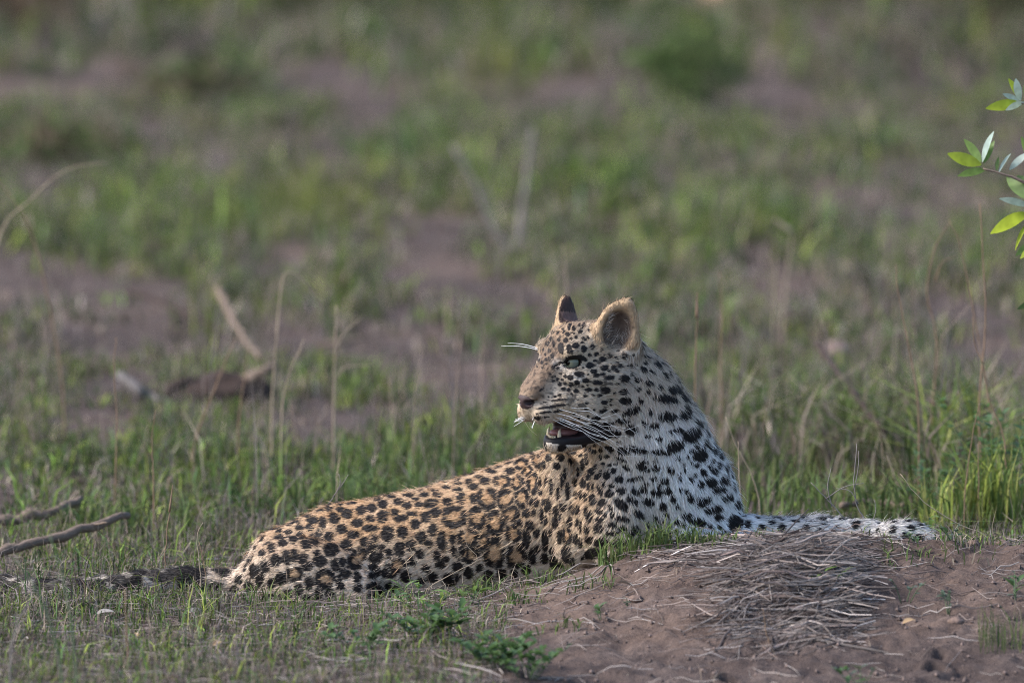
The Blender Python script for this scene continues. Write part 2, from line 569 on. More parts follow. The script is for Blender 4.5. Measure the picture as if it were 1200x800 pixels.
# forelegs stretched along the crest
chain([(bp(742, 650, -.07), 31), (bp(800, 636, -.07), 25), (bp(880, 625, -.03), 19), (bp(930, 627, -.02), 17)], 10)
chain([(bp(800, 644, .12), 34), (bp(870, 626, .10), 22), (bp(960, 624, .06), 19), (bp(1020, 626, .03), 17)], 10)
for cx, cy, Y in ((950, 629, -.02), (1058, 627, .0)):
    ell(bp(cx, cy, Y), (34, 22, 18), None, 10)
    for q in (-13, -5, 5, 13):
        cone(bp(cx + 12, cy + 1, Y) + [0, q, 0], bp(cx + 33, cy + 4, Y) + [0, q * 1.15, 0], 9, 8, 3)
# tail, lying in the grass to the left
TAIL = [((292, 684, .10), 21), ((262, 684, .10), 17), ((215, 680, .08), 15.5), ((165, 684, .06), 15), ((118, 691, .04), 14.5), ((62, 694, .04), 14),
        ((5, 687, .06), 13), ((-45, 681, .08), 11), ((-75, 678, .10), 6)]
chain([(bp(*p), r) for p, r in TAIL], 8)

# head
ell(H(4, 0, 8), (56, 43, 43), HB, 20)
ell(H(44, 0, 14), (30, 34, 32), HB, 18)                                   # forehead
for s in (1, -1):
    ell(H(62, s * 21, 17.5), (14, 13, 9.5), rot_basis(HB, 0, 1, s * .5), 8)   # brow
    cone(H(62, s * 27, -12), H(14, s * 40, -10), 11, 19, 14)               # cheekbone
    ell(H(20, s * 27, -30), (42, 24, 34), HB, 16)                          # cheek
    ell(H(-8, s * 30, -42), (36, 24, 34), HB, 18)                          # ruff
for s in (1, -1):
    cone(H(60, s * 7, 7), H(101, s * 6, -30), 16, 9.5, 9)                   # bridge of the nose, broad and flat
ell(H(107, 0, -40), (8.5, 12, 8.5), HB, 5)                                # nose
ell(H(86, 0, -46), (24, 19, 19), HB, 8)
for s in (1, -1):
    ell(H(87, s * 12, -54), (18, 13.5, 15.5), rot_basis(HB, 0, 1, s * .25), 5)  # whisker pad
    cone(H(58, s * 17, -14), H(86, s * 9, -32), 15, 12, 10)               # side of the muzzle
    cone(H(70, s * 22, -43), H(46, s * 30, -46), 17, 21, 12)
# lower jaw
for s in (1, -1):
    cone(H(4, s * 24, -66), H(52, s * 9, -88), 21, 11, 10)
cone(H(10, 0, -76), H(54, 0, -92), 20, 11, 10)
ell(H(58, 0, -91), (12, 13, 11.5), HB, 6)
# ears
EARS = []
for s in (1, -1):
    cen = H(12 if s > 0 else 17, s * 42, 45 if s > 0 else 36)
    B = rot_basis(HB, 0, 1, s * math.radians(56 if s > 0 else 62))      # row 0: where the ear opens to, row 1: across, row 2: up
    if s < 0: B[1] = -B[1]
    B = rot_basis(B, 2, 1, math.radians(8))
    B = rot_basis(B, 2, 0, math.radians(8))
    EARS.append((cen, B, s))
    ell(cen, (10, 25, 36), B, 14)
    cone(cen + B[2] * 14 + B[1] * 3, cen + B[2] * 33 + B[1] * 5, 12, 6, 10)
    ell(cen - B[2] * 18 - B[0] * 4, (16, 30, 22), B, 16)
for cen, B, s in EARS:
    ell(cen + B[0] * 13 + B[2] * 4, (14, 19, 28), B, 7, 'sub')
    ell(cen + B[0] * 5 + B[2] * 3 + B[1] * -3, (12, 12, 19), B, 6, 'sub')
# mouth: the gap between the jaws, deeper inside
BM = rot_basis(HB, 0, 2, math.radians(4))
ell(H(62, 0, -73.5), (34, 46, 8.6), BM, 4, 'sub')
ell(H(62, 0, -73), (28, 13, 13), BM, 4, 'sub')
# eye openings and nostrils
EYES = []
for s in (1, -1):
    out = 0.66 * hf + s * 0.75 * hl
    out /= np.linalg.norm(out)
    ec = H(58, s * 19.5, 5.5)
    EYES.append((ec, out, s))
    ac = np.cross(hu, out); ac /= np.linalg.norm(ac)
    up = np.cross(out, ac)
    BE = np.stack([out, ac, up])
    BE = rot_basis(BE, 1, 2, s * math.radians(16))
    ell(ec, (11.6, 11.6, 11.6), BE, 2, 'sub')
    ell(ec + out * 14 - up * .8, (16, 8.8, 3.5), BE, 2.5, 'sub')
    cone(H(80, s * 14.5, 1), H(70, s * 18, 3), 1.4, 3.0, 2.5, 'sub')     # tear duct groove
    cone(H(116, s * 6, -44), H(106, s * 7.5, -43), 2.8, 3.0, 2, 'sub')       # nostril
    cone(H(112, s * 9, -43), H(103, s * 12.5, -40), 1.6, 2.0, 2, 'sub')
cone(H(114, 0, -49), H(105, 0, -70), 1.1, 1.3, 3, 'sub')                # cleft of the lip


def surface_nets(F, gx, gy, gz):
    ins = F < 0
    c = np.zeros(tuple(n - 1 for n in F.shape), np.uint8)
    corners = [(i, j, k) for i in (0, 1) for j in (0, 1) for k in (0, 1)]
    for i, j, k in corners:
        c += ins[i:F.shape[0] - 1 + i, j:F.shape[1] - 1 + j, k:F.shape[2] - 1 + k]
    act = np.argwhere((c > 0) & (c < 8))
    idx = np.full(c.shape, -1, np.int32)
    idx[act[:, 0], act[:, 1], act[:, 2]] = np.arange(len(act))
    G = [gx, gy, gz]
    acc = np.zeros((len(act), 3)); cnt = np.zeros(len(act))
    for ax in range(3):
        for o1 in (0, 1):
            for o2 in (0, 1):
                off = [0, 0, 0]; off[(ax + 1) % 3] = o1; off[(ax + 2) % 3] = o2
                a = act + off; b = a.copy(); b[:, ax] += 1
                fa = F[a[:, 0], a[:, 1], a[:, 2]]; fb = F[b[:, 0], b[:, 1], b[:, 2]]
                m = (fa < 0) != (fb < 0)
                t = np.where(m, fa / np.where(m, fa - fb, 1), 0)
                P = np.stack([G[q][a[:, q]] for q in range(3)], 1).astype(float)
                P[:, ax] += t * (G[ax][b[:, ax]] - G[ax][a[:, ax]])
                acc += P * m[:, None]; cnt += m
    V = acc / cnt[:, None]
    faces = []
    for ax in range(3):
        a1, a2 = (ax + 1) % 3, (ax + 2) % 3
        sl0 = [slice(1, n - 1) for n in F.shape]; sl0[ax] = slice(0, F.shape[ax] - 1)
        sl1 = [slice(1, n - 1) for n in F.shape]; sl1[ax] = slice(1, F.shape[ax])
        A, Bb = ins[tuple(sl0)], ins[tuple(sl1)]
        e = np.argwhere(A != Bb)
        flip = A[e[:, 0], e[:, 1], e[:, 2]]
        base = e + 1; base[:, ax] -= 1
        q = []
        for o1, o2 in ((-1, -1), (0, -1), (0, 0), (-1, 0)):
            cc = base.copy(); cc[:, a1] += o1; cc[:, a2] += o2
            q.append(idx[cc[:, 0], cc[:, 1], cc[:, 2]])
        q = np.stack(q, 1)
        q[~flip] = q[~flip][:, ::-1]
        faces.append(q)
    return V, np.concatenate(faces)


BV, BF = surface_nets(FLD, GX, GY, GZ)


def smooth_mesh(V, F, it, lam):
    e = np.concatenate([F[:, [0, 1]], F[:, [1, 2]], F[:, [2, 3]], F[:, [3, 0]]])
    deg = np.bincount(e.ravel(), minlength=len(V)).astype(float)
    for i in range(it):
        s = np.zeros_like(V)
        for ax in range(3):
            s[:, ax] = np.bincount(e[:, 0], V[e[:, 1], ax], len(V)) + np.bincount(e[:, 1], V[e[:, 0], ax], len(V))
        V = V + lam * (s / deg[:, None] - V)
    return V


BV = smooth_mesh(BV, BF, 3, 0.5)
BW = BV / U                                     # metres

# ------------------------------------------------------------------ the leopard: coat
def mesh_normals(V, F):
    n = np.cross(V[F[:, 2]] - V[F[:, 0]], V[F[:, 3]] - V[F[:, 1]])
    N = np.zeros_like(V)
    for c in range(4):
        for ax in range(3):
            N[:, ax] += np.bincount(F[:, c], n[:, ax], len(V))
    return N / (np.linalg.norm(N, axis=1, keepdims=True) + 1e-9)


BN = mesh_normals(BV, BF)
BVH = BVHTree.FromPolygons([tuple(v) for v in BW], [tuple(int(i) for i in f) for f in BF])


def hit(px, py):
    d = Vector(ray(px, py)).normalized()
    loc, nor, idx, dist = BVH.ray_cast(Vector(CAMP), d)
    if loc is None:
        return None
    return np.array(loc) * U, np.array(nor)


# marks of the coat as seen on the near side: x, y, half-width, half-height, turn in degrees, all in units of the sheet they were measured on
def sheet(ox, oy, sc, rows, kind='s'):
    return [(ox + r[0] / sc, oy + r[1] / sc, r[2] / sc, r[3] / sc, r[4] if len(r) > 4 else 0, kind) for r in rows]


MARKS = []
MARKS += sheet(250, 560, 5, [(405,375,24,20),(340,405,18,24),(282,440,20,22),(365,480,28,34),(300,520,26,30),(232,545,30,34),(215,485,20,20),
    (210,640,28,36),(150,590,24,24),(125,660,25,25),(270,600,20,40),(340,620,22,28),(395,590,32,32),(430,460,24,40),(475,450,22,32),
    (525,475,24,30),(550,515,28,26),(438,675,24,24),(385,700,24,20),(500,655,22,34),(560,615,24,34),(555,715,30,28),(615,680,26,36),
    (680,680,26,26),(625,485,38,32),(605,440,18,20),(720,510,28,38),(695,410,36,36),(675,350,26,28),(545,380,26,30),(600,375,22,18),
    (615,330,24,16),(470,350,24,20),(510,340,20,22),(505,290,22,16),(440,315,20,14),(565,290,22,18),(580,245,30,20),(640,255,20,32),
    (705,235,28,28),(555,225,22,10),(625,190,18,10),(680,180,22,12),(495,260,16,10),(740,570,18,25),(330,700,22,20),(270,690,20,20)])
MARKS += sheet(250, 560, 5, [(475,560,44,38),(660,590,56,52)], 'r')
MARKS += sheet(390, 540, 4.706, [(80,290,26,24),(40,265,22,14),(155,268,26,22),(215,258,24,22),(275,235,26,22),(275,305,28,30),
    (205,318,22,18),(135,340,28,20),(50,375,26,22),(108,405,34,20),(75,470,30,28),(205,370,38,16),(230,430,18,22),(175,455,26,30),(300,400,30,40),
    (385,390,28,30),(375,315,34,18),(435,292,26,14),(340,280,20,18),(360,225,24,16),(410,245,24,18),(475,240,24,14),(455,210,20,9),
    (415,190,26,10),(505,185,26,12),(540,235,38,22,-20),(575,185,22,12),(560,165,20,8),(625,145,22,10),(690,160,26,10),(632,225,24,22),
    (708,205,22,28),(690,125,20,8),(565,282,28,26),(512,310,26,26),(455,345,24,26),(550,380,22,32),(430,465,24,28),(365,485,26,36),
    (490,420,26,30),(525,450,22,22),(575,520,18,30),(660,430,14,32),(665,490,16,26),(720,505,28,34),(235,530,40,28),(310,510,18,24),
    (270,480,20,18),(45,560,30,24,-20),(60,620,40,24),(135,640,18,28),(220,585,24,20),(220,630,22,18),(285,610,20,28),(320,630,24,14),
    (435,550,18,24),(400,635,24,30),(510,590,18,18),(590,570,26,18),(625,540,18,18),(650,655,40,32),(550,640,26,26),(485,660,22,16),
    (45,690,20,22),(230,690,26,20),(685,580,28,22),(310,690,24,18),(140,700,22,20),(480,510,20,24),(600,440,22,50),(340,705,22,20)])
MARKS += sheet(390, 540, 4.706, [(670,308,60,52),(130,545,42,40),(358,575,40,36)], 'r')
MARKS += sheet(530, 510, 4.444, [(20,285,20,14),(85,240,18,14),(110,265,24,16),(170,235,22,18),(40,325,24,22),(110,330,18,22),(135,215,18,8),
    (240,165,20,10),(300,185,24,16),(205,190,22,10),(415,95,14,10),(470,98,12,16),(500,115,14,20),(545,160,16,16),(365,240,10,18),
    (455,165,14,22),(475,155,10,18),(460,240,10,24),(487,240,8,22),(460,295,12,16),(410,345,12,20),(437,350,12,20),(475,350,10,16),
    (498,365,16,34),(515,270,8,40),(550,300,8,36),(575,375,18,18),(600,290,10,40),(570,240,6,40),(585,200,6,30),(540,395,14,22),
    (383,405,16,20),(425,405,10,16),(465,420,10,36),(487,445,10,22),(535,455,14,30),(560,430,8,20),(610,450,14,26),(625,395,12,18),
    (347,458,14,22),(403,470,20,22),(437,510,16,20),(385,540,20,50),(482,550,16,50),(512,510,12,20),(520,600,12,20),(560,530,12,30),
    (10,590,14,24),(415,630,18,36),(440,590,14,20),(530,660,20,30),(480,640,18,24),(590,620,20,40),(625,660,12,24),(570,670,14,14),
    (85,715,20,28),(140,690,16,20),(190,740,26,34),(258,725,24,26),(320,720,18,22),(385,700,22,22),(20,745,16,24)])
MARKS += sheet(530, 510, 4.444, [(180,330,48,52),(262,240,42,28),(360,150,32,28),(440,130,24,30),(388,182,28,26),(335,245,24,36),(418,245,26,52),
    (275,335,42,48),(362,325,36,46),(35,425,38,50),(130,430,42,56),(305,405,40,44),(222,455,42,60),(318,510,36,48),(597,525,20,46),(85,530,52,44),
    (165,560,32,46),(85,620,50,38),(222,610,52,70),(332,630,52,54)], 'r')
MARKS += sheet(650, 490, 4.444, [(155,135,14,22),(230,95,18,18),(165,215,12,28),(145,240,10,30),(185,270,18,18),(175,305,14,18),(143,340,16,22),
    (105,335,12,20),(120,280,8,26),(205,175,12,12),(240,170,10,10),(205,135,8,16),(240,205,8,14),(218,305,14,16),(270,300,18,22),(238,285,8,20),
    (212,250,10,14),(252,238,10,10),(270,200,16,10),(285,245,12,8),(308,275,14,16),(318,238,12,8),(335,320,24,18),(295,355,18,12),(255,345,10,14),
    (235,380,10,30,-20),(175,355,10,18),(195,355,8,22),(282,395,24,18),(345,380,24,18),(398,322,20,14),(198,425,18,30),(245,440,20,20),(230,485,18,16),
    (292,470,10,24,-20),(298,500,10,20),(345,450,42,22,40),(405,430,34,17,30),(418,385,24,17,35),(465,375,18,20),(485,440,34,18,15),(435,500,34,17,35),
    (355,525,38,14,8),(180,510,16,30),(235,530,22,16),(262,505,10,14),(298,558,22,16),(355,575,24,12),(225,575,26,22),(168,580,14,24),(178,630,18,22),
    (300,600,32,12),(410,600,36,12,-20),(420,570,24,10),(240,650,36,24),(135,650,12,28),(135,560,8,30),(160,410,10,24),(160,480,8,26),(120,475,12,28),
    (120,545,10,24),(135,400,10,20),(88,470,12,28),(110,400,8,20),(195,705,34,28),(330,655,30,18),(255,745,18,14),(110,630,12,24),
    (400,60,34,28),(320,80,28,18),(355,15,40,12),(270,95,16,16),(285,160,26,14,30),(330,125,12,6),(360,170,30,22),(430,165,60,14,12),
    (460,260,34,17,20),(465,230,24,8),(380,265,30,10,30),(345,215,30,8,25),(440,310,20,10),(480,340,18,10,15)])
MARKS += sheet(740, 380, 3.08, [(130,335,32,16),(190,332,16,16),(85,365,20,10,-10),(125,270,40,14,10),(150,240,20,12,30),(205,315,10,24,-15),
    (222,400,32,24,-35),(160,440,30,18,-10),(250,475,24,22,-20),(100,415,14,8),(145,388,12,8),(175,382,10,10),(105,463,36,10,5),(88,522,16,10),
    (78,558,12,8),(120,565,16,12),(142,528,16,12,30),(165,485,12,8,20),(90,610,20,14),(130,605,16,12),(175,560,8,10),(195,530,6,10),(215,565,8,12),
    (230,548,8,8),(250,580,12,14),(288,572,20,16),(258,538,16,12),(300,532,14,14),(335,565,16,16),(318,512,10,14),(345,520,10,14),(283,512,8,8),
    (295,497,8,8),(232,512,12,8),(215,460,8,8),(235,445,10,8),(270,440,12,8),(270,422,8,8),(297,428,10,10),(305,455,10,14),(323,478,10,14),
    (362,545,8,16),(372,588,10,18),(320,600,26,12,-8),(350,628,20,14,-8),(262,640,30,16,-20),(215,632,12,16),(300,668,34,14,-12),(385,655,14,16),
    (315,698,16,12,-10),(375,715,26,28,-20),(240,715,28,14,10),(200,692,16,12),(115,658,14,12),(150,635,10,12),(165,660,6,8),(180,600,6,10),
    (420,720,10,16),(62,215,16,10),(60,120,14,6,30),(95,150,20,6,45),(125,190,20,6,50),(75,175,12,6,40),(170,240,26,8,55),(190,265,20,7,55),
    (140,160,18,6,60),(45,165,14,8,40),(105,230,10,8),(245,360,8,20,-40),(275,395,8,18,-35),(85,495,8,5),(205,480,8,6),(190,510,8,7),(175,545,7,6),
    (200,605,8,9),(100,585,7,6),(215,500,6,6),(60,405,12,7),(55,570,12,9),(38,515,22,12,20)])
MARKS += sheet(600, 400, 6.15, [(517,55,20,24),(578,38,18,18),(608,92,18,18),(558,98,14,14),(655,128,24,20),(600,140,16,10),(562,172,28,22),
    (670,190,28,20),(485,235,36,20),(590,215,22,16),(655,232,20,12),(612,243,18,14),(705,262,34,16),(420,260,22,18),(530,282,26,18),(468,297,20,18),
    (620,298,36,18),(424,310,18,16),(383,303,14,14),(345,308,16,14),(300,285,12,8),(328,270,12,12),(360,275,12,10),(385,250,14,14),(550,348,26,14),
    (675,352,36,24),(608,348,16,14),(462,357,22,16),(408,350,14,14),(372,343,18,12),(510,325,10,8),(545,315,10,8),(530,395,18,8),(585,387,14,10),
    (632,390,20,12),(430,378,10,8),(475,420,10,6),(665,440,22,14),(655,500,30,14,-15),(605,565,40,12,-30),(730,190,14,20),(700,215,10,8),(510,190,8,8),
    (548,238,8,8),(340,420,54,8,-5),(240,436,18,7),(288,470,102,11,-8),(240,512,46,8,-6),(335,500,40,8,-10),(345,385,16,10),(312,395,10,8),
    (265,400,8,8),(215,345,22,8,-35),(180,520,12,8),(240,545,30,6),(180,552,25,14),(505,118,34,18,30),(410,45,18,26),(425,70,16,10),(460,30,24,20),
    (352,48,20,36),(245,130,12,14),(290,105,14,18),(268,130,8,12),(215,150,10,14),(240,95,8,12),(265,65,8,16),(300,20,10,24),(255,20,14,14),
    (195,135,8,12),(180,180,6,8),(250,160,8,8),(220,190,7,7),(275,235,10,8),(290,255,10,8),(310,250,8,8)])
MARKS += sheet(640, 340, 8, [(185,470,26,24),(118,465,16,16),(200,410,24,20),(72,505,12,26),(215,535,22,24),(475,595,28,24),
    (405,608,20,20),(690,700,40,16,35),(465,660,22,14),(785,705,30,18),(605,615,28,14,45),(660,635,24,10,35),(520,545,24,10,50),
    (280,440,18,18),(235,455,14,14),(355,455,26,16,20),(320,388,22,20),(265,405,12,10),(260,355,18,24),(215,350,14,24),(295,290,24,14),(225,320,18,20,-30),
    (350,325,14,36,10),(310,325,10,20),(400,375,14,20,-30),(380,265,16,12),(435,270,20,14),(390,440,20,10,45),(340,490,20,10),(165,390,10,20,40),
    (110,400,10,20,40),(45,455,14,20),(20,495,12,16),(60,610,16,10,45),(25,640,12,16),(35,570,12,14),(920,475,24,10,50),(935,625,26,12,40),
    (930,690,24,12),(865,370,20,10,45),(910,390,30,10,45),(840,705,12,12),(650,745,42,20,40)])

MARKS += sheet(580, 330, 4, [(610,455,22,15),(605,518,20,14),(612,560,28,16),(640,610,40,16,-20),(600,645,35,11,-5),(500,605,18,8,-15),(575,710,28,14),(645,695,28,20),(520,672,40,11,-8),
    (722,480,18,13),(670,462,14,11),(628,395,18,10),(715,355,20,9,20),(705,385,14,8,20),(735,420,15,9,35),(770,390,20,7,50),(670,505,13,10),(685,560,14,8),(715,520,12,7),(560,520,8,6),(575,480,9,6),(562,605,16,8,-20),(470,640,20,8,-25)])
SPR = []
SPC, SPN, SPA, SPB, SPK = [], [], [], [], []       # centre, normal, the two half-axes on the skin, kind
for (x, y, rx, ry, ang, kd) in MARKS:
    h = hit(x, y)
    if h is None:
        continue
    c, n = h
    if any(np.linalg.norm(c - o_) < .75 * min(max(rx, ry), r_) for o_, r_ in zip(SPC, SPR)):
        continue
    SPR.append(max(rx, ry))
    if np.linalg.norm(c - HO) > 200 and c[2] < 20 and x > 730:
        continue
    vd = ray(x, y); vd /= np.linalg.norm(vd)
    a = math.radians(ang)
    ax = []
    for (u_, v_, r_) in ((math.cos(a), math.sin(a), rx), (-math.sin(a), math.cos(a), ry)):
        s_ = np.array([u_, 0, -v_]) * r_
        dn = vd @ n
        t = s_ - vd * ((s_ @ n) / (dn if abs(dn) > .38 else -.38))     # slide along the view ray onto the skin
        ax.append(t)
    SPC.append(c); SPN.append(n); SPA.append(ax[0]); SPB.append(ax[1]); SPK.append(1 if kd == 'r' else 0)
NTRACED = len(SPC)


def head_w(P):
    q = (P - HO) @ HB.T
    d = np.sqrt(((q[:, 0] - 35) / 88) ** 2 + (q[:, 1] / 64) ** 2 + ((q[:, 2] + 18) / 82) ** 2)
    return 1 - sstep(.85, 1.1, d), q


# everywhere else on the skin: marks strewn with even spacing
_tri = RNG.choice(len(BF), 30000)
_cand = BV[BF[_tri]].mean(1); _cn = BN[BF[_tri, 0]]
_area = np.linalg.norm(np.cross(BV[BF[_tri, 2]] - BV[BF[_tri, 0]], BV[BF[_tri, 3]] - BV[BF[_tri, 1]]), axis=1)
_keep = RNG.random(len(_tri)) < _area / 16.0
_cand, _cn = _cand[_keep], _cn[_keep]
_hw, _hq = head_w(_cand)
_px = proj(_cand / U)
_spx = proj(np.array(SPC) / U)
for i in range(len(_cand)):
    p, n = _cand[i], _cn[i]
    ish = _hw[i] > .5
    leg = p[0] > 290; tail = p[0] < -330
    r = 4.0 if ish else (4.5 if leg else (8 if tail else 8.5))
    if n[2] < -.6 and not ish:
        continue
    vis = n @ ((p / U - CAMP) / np.linalg.norm(p / U - CAMP)) < -.12
    if vis and not leg and not tail:                    # small marks only, in the gaps between those measured
        r = 1.9 if ish else (4.2 if p[0] < 75 else 2.8)
    dd = np.sqrt(((np.array(SPC) - p) ** 2).sum(1))
    if np.min(dd - np.array(SPR) * (1.25 if vis else 1.2)) < r * 1.3 + 1.0:
        continue
    if ish and (_hq[i, 0] > 80 or _hq[i, 2] > 56 or _hq[i, 2] < -70):
        continue
    t = np.cross(n, [.3, .2, 1.0]); t /= np.linalg.norm(t); b = np.cross(n, t)
    s1, s2 = RNG.uniform(.75, 1.25, 2)
    rose = (r > 8 and not ish and p[0] < 80 and not leg and not tail and RNG.random() < .45)
    k = 1.5 if rose else 1.0
    SPR.append(r * k)
    SPC.append(p); SPN.append(n); SPA.append(t * r * s1 * k); SPB.append(b * r * s2 * k); SPK.append(1 if rose else 0)
SPC, SPN, SPA, SPB = map(np.array, (SPC, SPN, SPA, SPB))


def noise3(P, sc, seed):
    return (vnoise(P[:, 0] * sc, P[:, 1] * sc + P[:, 2] * sc * .73, seed) + vnoise(P[:, 2] * sc, P[:, 0] * sc * .81 - P[:, 1] * sc, seed + 5)) * .5


C_BLACK = np.array([.016, .013, .013]); C_ORANGE = np.array([.43, .262, .14]); C_BEIGE = np.array([.54, .43, .32]); C_PALE = np.array([.68, .615, .55])
C_WHITE = np.array([.86, .845, .83]); C_BROWN = np.array([.185, .125, .085]); C_DARK = np.array([.05, .03, .025])


def mix(a, b, t):
    return a * (1 - t[:, None]) + b * t[:, None]


def coat(P, N):
    """colour of the coat at skin points P (shape units) with normals N"""
    n = len(P)
    hw, q = head_w(P)
    f, l, u = q[:, 0], np.abs(q[:, 1]), q[:, 2]
    n1, n2 = noise3(P, .05, 3), noise3(P, .35, 9)
    # trunk: orange along the back and rump, paler down the flanks
    px = P[:, 0] + 600; zz = P[:, 2]
    flank = sstep(.15, -.75, N[:, 2]) * .55 + sstep(560, 660, px) * .35
    col = mix(np.tile(C_ORANGE, (n, 1)), np.tile(C_BEIGE, (n, 1)), np.clip(.25 + flank + (n1 - .5) * .7, 0, 1))
    col = mix(col, np.tile(C_PALE, (n, 1)), sstep(85, 30, zz) * .45)
    # shoulder: orange-beige; the turned throat and chest: white
    bx = 735 + sstep(230, 130, zz) * 10 + sstep(150, 70, zz) * 45 + (n1 - .5) * 30 - sstep(230, 290, zz) * 5
    wch = sstep(-42, 45, px - bx) * sstep(.13 * U, .03 * U, P[:, 1]) * sstep(.75, .1, N[:, 1])
    col = mix(col, np.tile(C_PALE, (n, 1)), sstep(690, 730, px) * .55 * (P[:, 1] < 60))
    col = mix(col, np.tile(C_WHITE, (n, 1)), wch * (1 - .85 * sstep(170, 245, zz)))
    col = mix(col, np.tile(C_BEIGE, (n, 1)), sstep(190, 260, zz) * sstep(725, 755, px) * .6)
    legw = sstep(880, 900, px)
    col = mix(col, np.tile(C_PALE, (n, 1)), legw * .8)
    tailw = sstep(255, 222, px)
    col = mix(col, np.tile(C_PALE * .62, (n, 1)), tailw * .85)
    # head
    hc = mix(np.tile(C_BEIGE * [.95, .92, .88], (n, 1)), np.tile(C_PALE, (n, 1)), np.clip(.2 + (n1 - .5) * .8 + sstep(30, 60, f) * -.2, 0, 1))
    br = sstep(54, 74, f) * sstep(25, 14, l) * sstep(-50, -34, u)
    hc = mix(hc, np.tile(C_BROWN, (n, 1)), np.clip(br * 1.0 * (.75 + .5 * n2), 0, 1))
    hc = mix(hc, np.tile(C_ORANGE, (n, 1)), sstep(28, 40, u) * sstep(25, 5, l) * .5)
    hc = mix(hc, np.tile(C_WHITE, (n, 1)), sstep(-44, -66, u) * sstep(66, 40, f) * .9)        # cheek below the whiskers
    hc = mix(hc, np.tile(C_WHITE, (n, 1)), sstep(-80, -88, u))                                    # chin
    hc = mix(hc, np.tile(C_PALE, (n, 1)), sstep(-52, -66, u) * sstep(60, 72, f) * .35)           # lip
    hc = mix(hc, np.tile(C_WHITE, (n, 1)), sstep(12, 4, np.hypot(f - 66, (u + 10) * 1.2)) * .3 * (l > 10))   # under the eye
    hc = mix(hc, np.tile(C_PALE, (n, 1)), sstep(10, 3, np.hypot(f - 76, u - 2)) * .5 * (l > 8))
    hc = mix(hc, np.tile(C_WHITE, (n, 1)), sstep(20, -14, f) * sstep(20, -10, u) * .55)
    col = mix(col, hc * np.array([.9, .9, .9]), hw)
    # marks
    blk = np.zeros(n); fill = np.zeros(n)
    szf = np.where(head_w(SPC)[0] > .5, .88, np.where(SPC[:, 0] < 75, .77, .86))
    best = np.full(n, 9.0); second = np.full(n, 9.0)
    rag = .62 * (n2 - .5) + .5 * (noise3(P, .16, 21) - .5)
    for i in range(len(SPC)):
        R = 2.1 * max(np.linalg.norm(SPA[i]), np.linalg.norm(SPB[i])) + 2
        d = P - SPC[i]
        m = np.where((np.abs(d[:, 0]) < R) & (np.abs(d[:, 1]) < R) & (np.abs(d[:, 2]) < R))[0]
        if not len(m):
            continue
        d = d[m]
        nn = N[m] @ SPN[i]
        M = np.stack([SPA[i], SPB[i], SPN[i] * 12], 1)
        try:
            w = d @ np.linalg.inv(M).T
        except np.linalg.LinAlgError:
            continue
        rr = np.sqrt(w[:, 0] ** 2 + w[:, 1] ** 2) * szf[i] + rag[m] * .36
        ok = nn > .0
        b0_ = best[m]; rv = np.where(ok, rr, 9.0)
        second[m] = np.minimum(second[m], np.maximum(b0_, rv)); best[m] = np.minimum(b0_, rv)
        if SPK[i] == 0:
            v = sstep(1.04, .90, rr) * ok
            blk[m] = np.maximum(blk[m], v)
        else:
            th = np.arctan2(w[:, 1], w[:, 0])
            ph = SPC[i][0] * .7 + SPC[i][2] * .37
            br_ = .5 + .5 * np.sin(th * 3 + ph + rag[m] * 2.5)
            brk = sstep(.04, .22, br_ + .25 * (np.sin(th * 2 - ph) * .5 + .5))
            v = sstep(1.04, .92, rr) * sstep(.36, .50, rr) * ok * brk
            blk[m] = np.maximum(blk[m], v)
            fill[m] = np.maximum(fill[m], sstep(.75, .5, rr) * ok)
    blk *= sstep(.0, .15, second - best)          # a pale seam stays between neighbouring marks
    # tail: dark bands
    bands = sstep(-.1, .35, np.sin((px + 60 * n1) * .105 + .8) + 2.2 * (noise3(P, .09, 15) - .5) + .35)
    blk = np.where(tailw > .5, np.maximum(np.maximum(blk * .8, bands * sstep(-.9, -.4, N[:, 2])), sstep(.46, .56, noise3(P, .10, 77)) * .95), blk)
    ears = np.zeros(n)
    for cen, B, s in EARS:
        e = (P - cen) @ B.T
        inr = (np.sqrt((e[:, 0] / 26) ** 2 + (e[:, 1] / 32) ** 2 + (e[:, 2] / 44) ** 2) < 1) & (e[:, 2] > -26)
        cup = np.sqrt(((e[:, 1]) / 19) ** 2 + ((e[:, 2] - 0) / 28) ** 2)
        front = (N @ B[0]) > -.1
        ec = mix(np.tile(np.array([.42, .29, .175]), (n, 1)), np.tile(np.array([.105, .07, .052]), (n, 1)), sstep(1.08, .72, cup) * front * (e[:, 0] < 9))
        back = ~front
        bk = np.where((e[:, 2] > 8)[:, None] & (e[:, 2] < 20)[:, None], C_DARK * 3, C_DARK)
        ec = np.where(back[:, None], bk, ec)
        ec = np.where((np.abs(e[:, 1]) > 21)[:, None] & back[:, None], C_DARK, ec)
        wgt = inr * sstep(-26, -12, e[:, 2])
        col = mix(col, ec, wgt); ears = np.maximum(ears, wgt)
    blk *= 1 - ears
    # small freckles between the larger marks of brow and cheek
    fr2 = sstep(.64, .70, noise3(P, .27, 91)) * hw * sstep(84, 70, f) * sstep(-58, -40, u) * .8 * (1 - ears)
    blk = np.maximum(blk, fr2)
    freckle = sstep(.54, .70, noise3(P, .42, 33)) * sstep(50, 66, f) * sstep(-60, -46, u) * .6 * (1 - ears)
    col = mix(col, np.tile(C_ORANGE * .95, (n, 1)), fill * .8)
    col = mix(col, np.tile(C_BLACK, (n, 1)), np.clip(np.maximum(blk, freckle * hw), 0, 1))
    return col, hw, q


